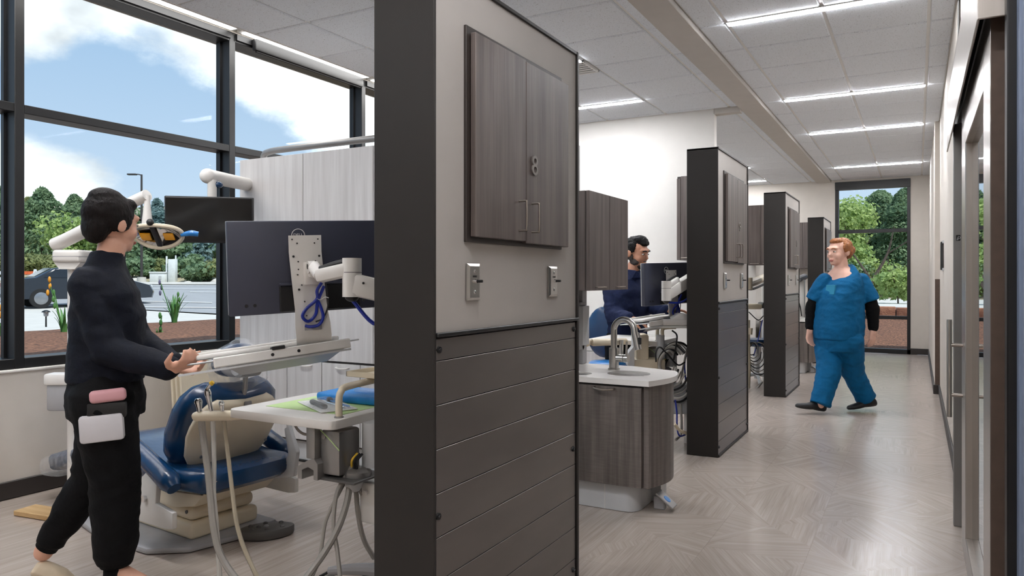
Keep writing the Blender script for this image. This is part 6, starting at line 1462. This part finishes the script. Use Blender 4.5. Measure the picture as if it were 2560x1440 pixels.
# street lamp
p = at(354, 48); s = thing('street_lamp', 'tall dark street lamp on a white concrete base by the road', 'street lamp', p)
MB().cyl(p + Vector((0, 0, -.1)), p + Vector((0, 0, .5)), .3, .27, 16).build('footing', 'concrete', s)
MB().cyl(p + Vector((0, 0, .45)), p + Vector((0, 0, 7.2)), .085, .06, 10).build('pole', 'pole_dark', s)
ar = Vector((-RX, -RY, 0)); q = p + Vector((0, 0, 7.15))
MB().tube([q, q + ar * .2 + Vector((0, 0, .06)), q + ar * .5 + Vector((0, 0, .07))], .035, 8, 3).build('arm', 'pole_dark', s)
Mh = frame(q + ar * .62 + Vector((0, 0, .06)), ar)
MB(Mh).rbox(-.3, -.13, -.05, .3, .13, .05, .04, 2).build('lamp_head', 'pole_dark', s)
# utility boxes
Mb = frame(at(398, 50), (RX, RY, 0)); b1 = thing('utility_box', 'low white utility box with a pitched lid on the slope', 'utility box', Mb)
MB(Mb).rbox(-.52, -.3, -.1, .52, .3, .62, .03, 2).build('body', 'utility_white', b1); MB(Mb).rbox(-.56, -.34, .60, .56, .34, .70, .03, 2).build('lid', 'utility_white', b1); MB(Mb).rbox(.1, -.32, .18, .3, -.30, .42, .01, 1).build('hatch', 'light_grey_plastic', b1)
Mb = frame(at(432, 50), (RX, RY, 0)); b2 = thing('utility_cabinet', 'tall white utility cabinet with a thin white post beside it', 'utility box', Mb)
MB(Mb).rbox(-.24, -.2, -.1, .24, .2, 1.55, .02, 2).build('body', 'utility_white', b2); MB(Mb).cyl((-.42, 0, -.1), (-.42, 0, 1.75), .06).cyl((.2, 0, 1.5), (.2, 0, 1.8), .05).build('post', 'utility_white', b2)
# road barrier
Mb = frame(at(30, 45.5), (RX, RY, .0)); b3 = thing('road_barrier', 'orange and white road barrier behind the black car', 'barrier', Mb)
for z in (.35, .72):
    for k in range(5): MB(Mb).rbox(-1.9 + .72 * k, -.02, z, -1.2 + .72 * k, .02, z + .2, .005, 1).build('rail', 'barrier_orange' if k % 2 == 0 or k == 3 else 'white_line', b3)
for x in (-1.5, 1.45): MB(Mb).prism([(x - .28, -.05), (x - .2, -.05), (x + .03, 1.0), (x + .2, -.05), (x + .28, -.05), (x + .08, 1.05), (x - .06, 1.05)], -.06, -.02, 'y').build('leg', 'white_line', b3)
MB(Mb).rbox(-.35, -.05, .6, .05, -.03, .95, .01, 1).build('sign_panel', 'white_line', b3)
# path light in the mulch
p = P(115, 816, 10.4); p.z = .55; pl_ = thing('path_light', 'small black path light standing in the mulch bed', 'garden light', p)
MB().cyl(p, p + Vector((0, 0, .16)), .012, .010, 8).build('stake', 'black_plastic', pl_)
MB().lathe([(.02, .15), (.03, .16), (.034, .21), (.03, .212)], p, 12).build('lamp_shade', 'light_grey_plastic', pl_)
MB().lathe([(.058, .208), (.05, .222), (.02, .238), (.004, .24)], p, 14).build('cap', 'black_plastic', pl_)
# iris plants
def iris(u, v, d, n, h, label, stalks, zz=.56):
    p = P(u, v, d); p.z = zz; rs = random.Random(int(u)); t = thing('iris_plant', label, 'plant', p, 'irises in the mulch bed')
    for k in range(n):
        a = rs.random() * 6.28; ln = h * rs.uniform(.6, 1.05); sp = rs.uniform(.1, .45) * ln; w = rs.uniform(.014, .022)
        d_ = Vector((math.cos(a), math.sin(a), 0)); sd_ = Vector((-d_.y, d_.x, 0)); b = MB(); vs = []
        for j in range(7):
            q = j / 6; c = p + d_ * (.03 + sp * q ** 1.8) + Vector((0, 0, ln * (q - .18 * q ** 3 * (sp / ln) * 3))); ww = w * (1.05 - q ** 2.2)
            vs += [c - sd_ * ww, c + d_ * .003, c + sd_ * ww, c - d_ * .003]
        fs = [(j * 4 + i, j * 4 + (i + 1) % 4, j * 4 + 4 + (i + 1) % 4, j * 4 + 4 + i) for j in range(6) for i in range(4)] + [(3, 2, 1, 0), (24, 25, 26, 27)]
        b.add(vs, fs); b.build('blade', 'leaf_iris', t)
    for (du, hh, bud) in stalks:
        q = p + Vector((RX, RY, 0)) * du; b = MB(); b.tube([p, (p + q) / 2 + Vector((0, 0, hh * .5)), q + Vector((0, 0, hh))], .007, 6, 4)
        st = b.build('stalk', 'leaf_iris', t)
        bb = MB()
        for i in range(3):
            bb.sph(q + Vector((rs.uniform(-.02, .02), rs.uniform(-.02, .02), hh - .08 * i)), (.018, .018, .04), 8, 6)
        bb.build('bud', bud, st)
iris(436, 809, 11.0, 22, .50, 'clump of green iris blades with a violet bud behind the black monitor', [(-.21, .62, 'flower_violet'), (.05, .44, 'leaf_iris')])
iris(160, 838, 9.0, 9, .40, 'tall iris with an orange bud beside the pole of the dental light', [(-.19, .66, 'flower_orange'), (-.12, .5, 'leaf_iris')])
iris(10, 858, 8.3, 10, .26, 'short leafy plant at the left edge of the mulch bed', [(-.02, .34, 'flower_orange'), (.02, .28, 'leaf_iris')])
iris(400, 858, 8.6, 4, .10, 'small single-stem iris close to the window glass', [(.02, .24, 'leaf_iris')])
# parked car, tail towards the left
def car():
    o = at(200, 26.6); M = frame(o, (RX * .72 + FX * .69, RY * .72 + FY * .69, .0)); t = thing('car', 'black parked saloon car seen behind the person in black', 'car', M)
    # x runs from tail to nose, y across
    side = [(-2.25, .38), (-2.3, .62), (-2.26, .92), (-2.05, 1.0), (-1.55, 1.05), (-1.0, 1.36), (-.4, 1.46), (.3, 1.43), (1.0, 1.0), (1.6, .94), (2.15, .78), (2.28, .52), (2.22, .3), (-2.1, .3)]
    b = MB(M); rings = []
    for yy, sc, dz in ((-.88, .97, 0), (-.80, 1, 0), (-.6, 1, 0), (0, 1, 0), (.6, 1, 0), (.80, 1, 0), (.88, .97, 0)):
        r = []
        for (x, z) in side:
            top = max(0, (z - .95)) ; yq = yy * (1 - .34 * top); r.append(Vector((x * sc, yq, (z - .6) * (1 if abs(yy) < .85 else .94) + .6)))
        rings.append(r)
    b.loft(rings); b.build('body', 'car_paint', t, fixn=True, smooth=50)
    for sy in (-1, 1):
        g = MB(M); y_ = .80 * sy
        def gp(x, z): return Vector((x, (.895 * (1 - .34 * max(0, z - .95))) * sy, z))
        for quad in (((-1.30, 1.05), (-.95, 1.32), (-.42, 1.39), (-.42, 1.04)), ((-.36, 1.04), (-.36, 1.39), (.25, 1.36), (.72, 1.04))):
            vs = [gp(*q) for q in quad]; g.add(vs + [v + Vector((0, .012 * sy, 0)) for v in vs], [(0, 1, 2, 3), (7, 6, 5, 4), (0, 4, 5, 1), (1, 5, 6, 2), (2, 6, 7, 3), (3, 7, 4, 0)])
        g.build('side_window', 'car_glass', t, fixn=True)
        MB(M).rbox(.72, y_ + (.06 if sy > 0 else -.24), .98, .92, y_ + (.24 if sy > 0 else -.06), 1.1, .04, 2).build('wing_mirror', 'car_paint', t)
        MB(M).rbox(-2.30, .5 * sy - .28, .70, -2.20, .5 * sy + .34, .86, .03, 2).build('tail_light', 'tail_red', t)
        MB(M).rbox(2.02, .58 * sy - .2, .62, 2.24, .58 * sy + .2, .78, .03, 2).build('head_light', 'light_grey_plastic', t)
        for x in (-1.38, 1.38):
            w = MB(M).cyl((x, .70 * sy, .33), (x, .90 * sy, .33), .33, .33, 24).build('wheel', 'tyre', t)
            k = MB(M).cyl((x, .895 * sy, .33), (x, .905 * sy, .33), .22, .2, 20)
            k.build('rim', 'wheel_alloy', w)
    MB(M).add([Vector((-1.52, -.62, 1.065)), Vector((-1.52, .62, 1.065)), Vector((-1.02, .56, 1.365)), Vector((-1.02, -.56, 1.365)), Vector((-1.53, -.62, 1.085)), Vector((-1.53, .62, 1.085)), Vector((-1.03, .56, 1.385)), Vector((-1.03, -.56, 1.385))], [(0, 1, 2, 3), (4, 7, 6, 5), (0, 4, 5, 1), (1, 5, 6, 2), (2, 6, 7, 3), (3, 7, 4, 0)]).build('rear_window', 'car_glass', t)
    MB(M).rbox(-2.325, -.26, .68, -2.27, .26, .80, .01, 1).build('number_plate', 'utility_white', t)
    MB(M).rbox(-2.31, -.8, .34, -2.0, .8, .48, .05, 2).build('bumper', 'black_plastic', t)
car()
# ---- garden beyond the end window
mb = MB(); vs = []; ys = [13.8, 15, 16.5, 18, 19.2]; n = 20
for i, y in enumerate(ys):
    for k in range(n + 1):
        vs.append((-9 + 16 * k / n, y, .02 + .34 * i / 4 + .03 * noise.noise(Vector((k * 1.3, i * 2., 0)))))
mb.add(vs, [(i * (n + 1) + k, i * (n + 1) + k + 1, (i + 1) * (n + 1) + k + 1, (i + 1) * (n + 1) + k) for i in range(len(ys) - 1) for k in range(n)])
struct('garden_bed', mb, 'mulch', smooth=60)['label'] = 'bark mulch rising outside the end window'
sw = bpy.data.objects.new('garden_wall', None); COL.objects.link(sw); sw['kind'] = 'structure'; sw['label'] = 'low red stone edging outside the end window'; WM[sw.name] = I4
for k in range(16):
    x = -6 + .62 * k; b = MB(); b.rbox(x, 19.1, .2, x + .6, 19.4, .57 + .01 * (k % 3), .02, 2); b.build('stone', 'stone_red', sw)
struct('pavement_beyond', MB().box(-9, 19.4, .3, 9, 28, .575), 'concrete')['label'] = 'bright concrete walk behind the stone edging'
struct('lawn_beyond', MB().box(-16, 28, .2, 12, 60, .60), 'dry_soil')['label'] = 'planted ground beyond the end window'
def atf(u, d, z=.58):
    p = P(u, 700, d); p.z = z; return p
G3 = 'trees outside the end window'
for k, (u, d, h, w, sh_, m_, n_, lab) in enumerate((
    (2105, 27, 4.7, 3.4, 'round', 'leaf_bright', 3200, 'bright green tree at the upper left of the end window'),
    (2200, 30, 5.2, 4.6, 'cone', 'leaf_pine', 4200, 'tall dark pine in the middle of the end window'),
    (2262, 28, 5.0, 3.4, 'cone', 'leaf_pine', 3600, 'tall pine at the right of the end window'),
    (2150, 33, 4.4, 4.4, 'round', 'leaf_pine', 3200, 'dark tree behind the bright one in the end window'),
    (2245, 34, 4.2, 4.4, 'round', 'leaf_olive', 3000, 'olive tree behind the pines in the end window'),
    (2070, 31, 4.6, 4.4, 'round', 'leaf_pine', 2600, 'green tree left of the end window frame'),
    (2330, 30, 5.0, 4.4, 'round', 'leaf_pine', 2600, 'green tree right of the end window frame'),
    (2180, 40, 5.2, 7.0, 'round', 'leaf_pine', 3000, 'wide dark tree furthest back in the end window'))):
    tree('garden_pine' if sh_ == 'cone' else 'garden_tree', lab, atf(u, d), h * .82, w * .9, sh_, m_, n_ * 3, .075, k + 51, G3)
for k, (u, d, h, w, m_, lab) in enumerate(((2246, 19.8, 1.1, 1.1, 'leaf_bright', 'leafy bright shrub at the right side of the end window'), (2225, 26, 1.9, 2.2, 'leaf_bright', 'bright green shrub beyond the concrete walk'), (2165, 26.5, 1.7, 2.4, 'leaf_olive', 'olive shrub behind the person in teal scrubs'), (2275, 26.5, 1.6, 2.0, 'leaf_pine', 'dark shrub at the right frame of the end window'), (2120, 26, 1.7, 2.2, 'leaf_pine', 'dark shrub at the left frame of the end window'))):
    tree('garden_shrub', lab, atf(u, d), h, w, 'bush', m_, 1800, .05, k + 71, 'shrubs outside the end window', 'shrub')
b = MB(); p = atf(2150, 24.5)
b.tube([p, p + Vector((.35, .2, .6)), p + Vector((.8, .4, 1.5)), p + Vector((1.0, .4, 2.4))], .05, 7, 5, radii=[.07, .06, .04, .015]).tube([p + Vector((.35, .2, .6)), p + Vector((-.1, .3, 1.3)), p + Vector((-.5, .4, 1.9))], .03, 6, 4, radii=[.045, .03, .01]).tube([p + Vector((.8, .4, 1.5)), p + Vector((1.4, .3, 1.9))], .02, 6, 3)
tag(b.build('bare_tree', 'bark', None, p), 'bare pale branching trunk behind the person in teal scrubs', 'tree')
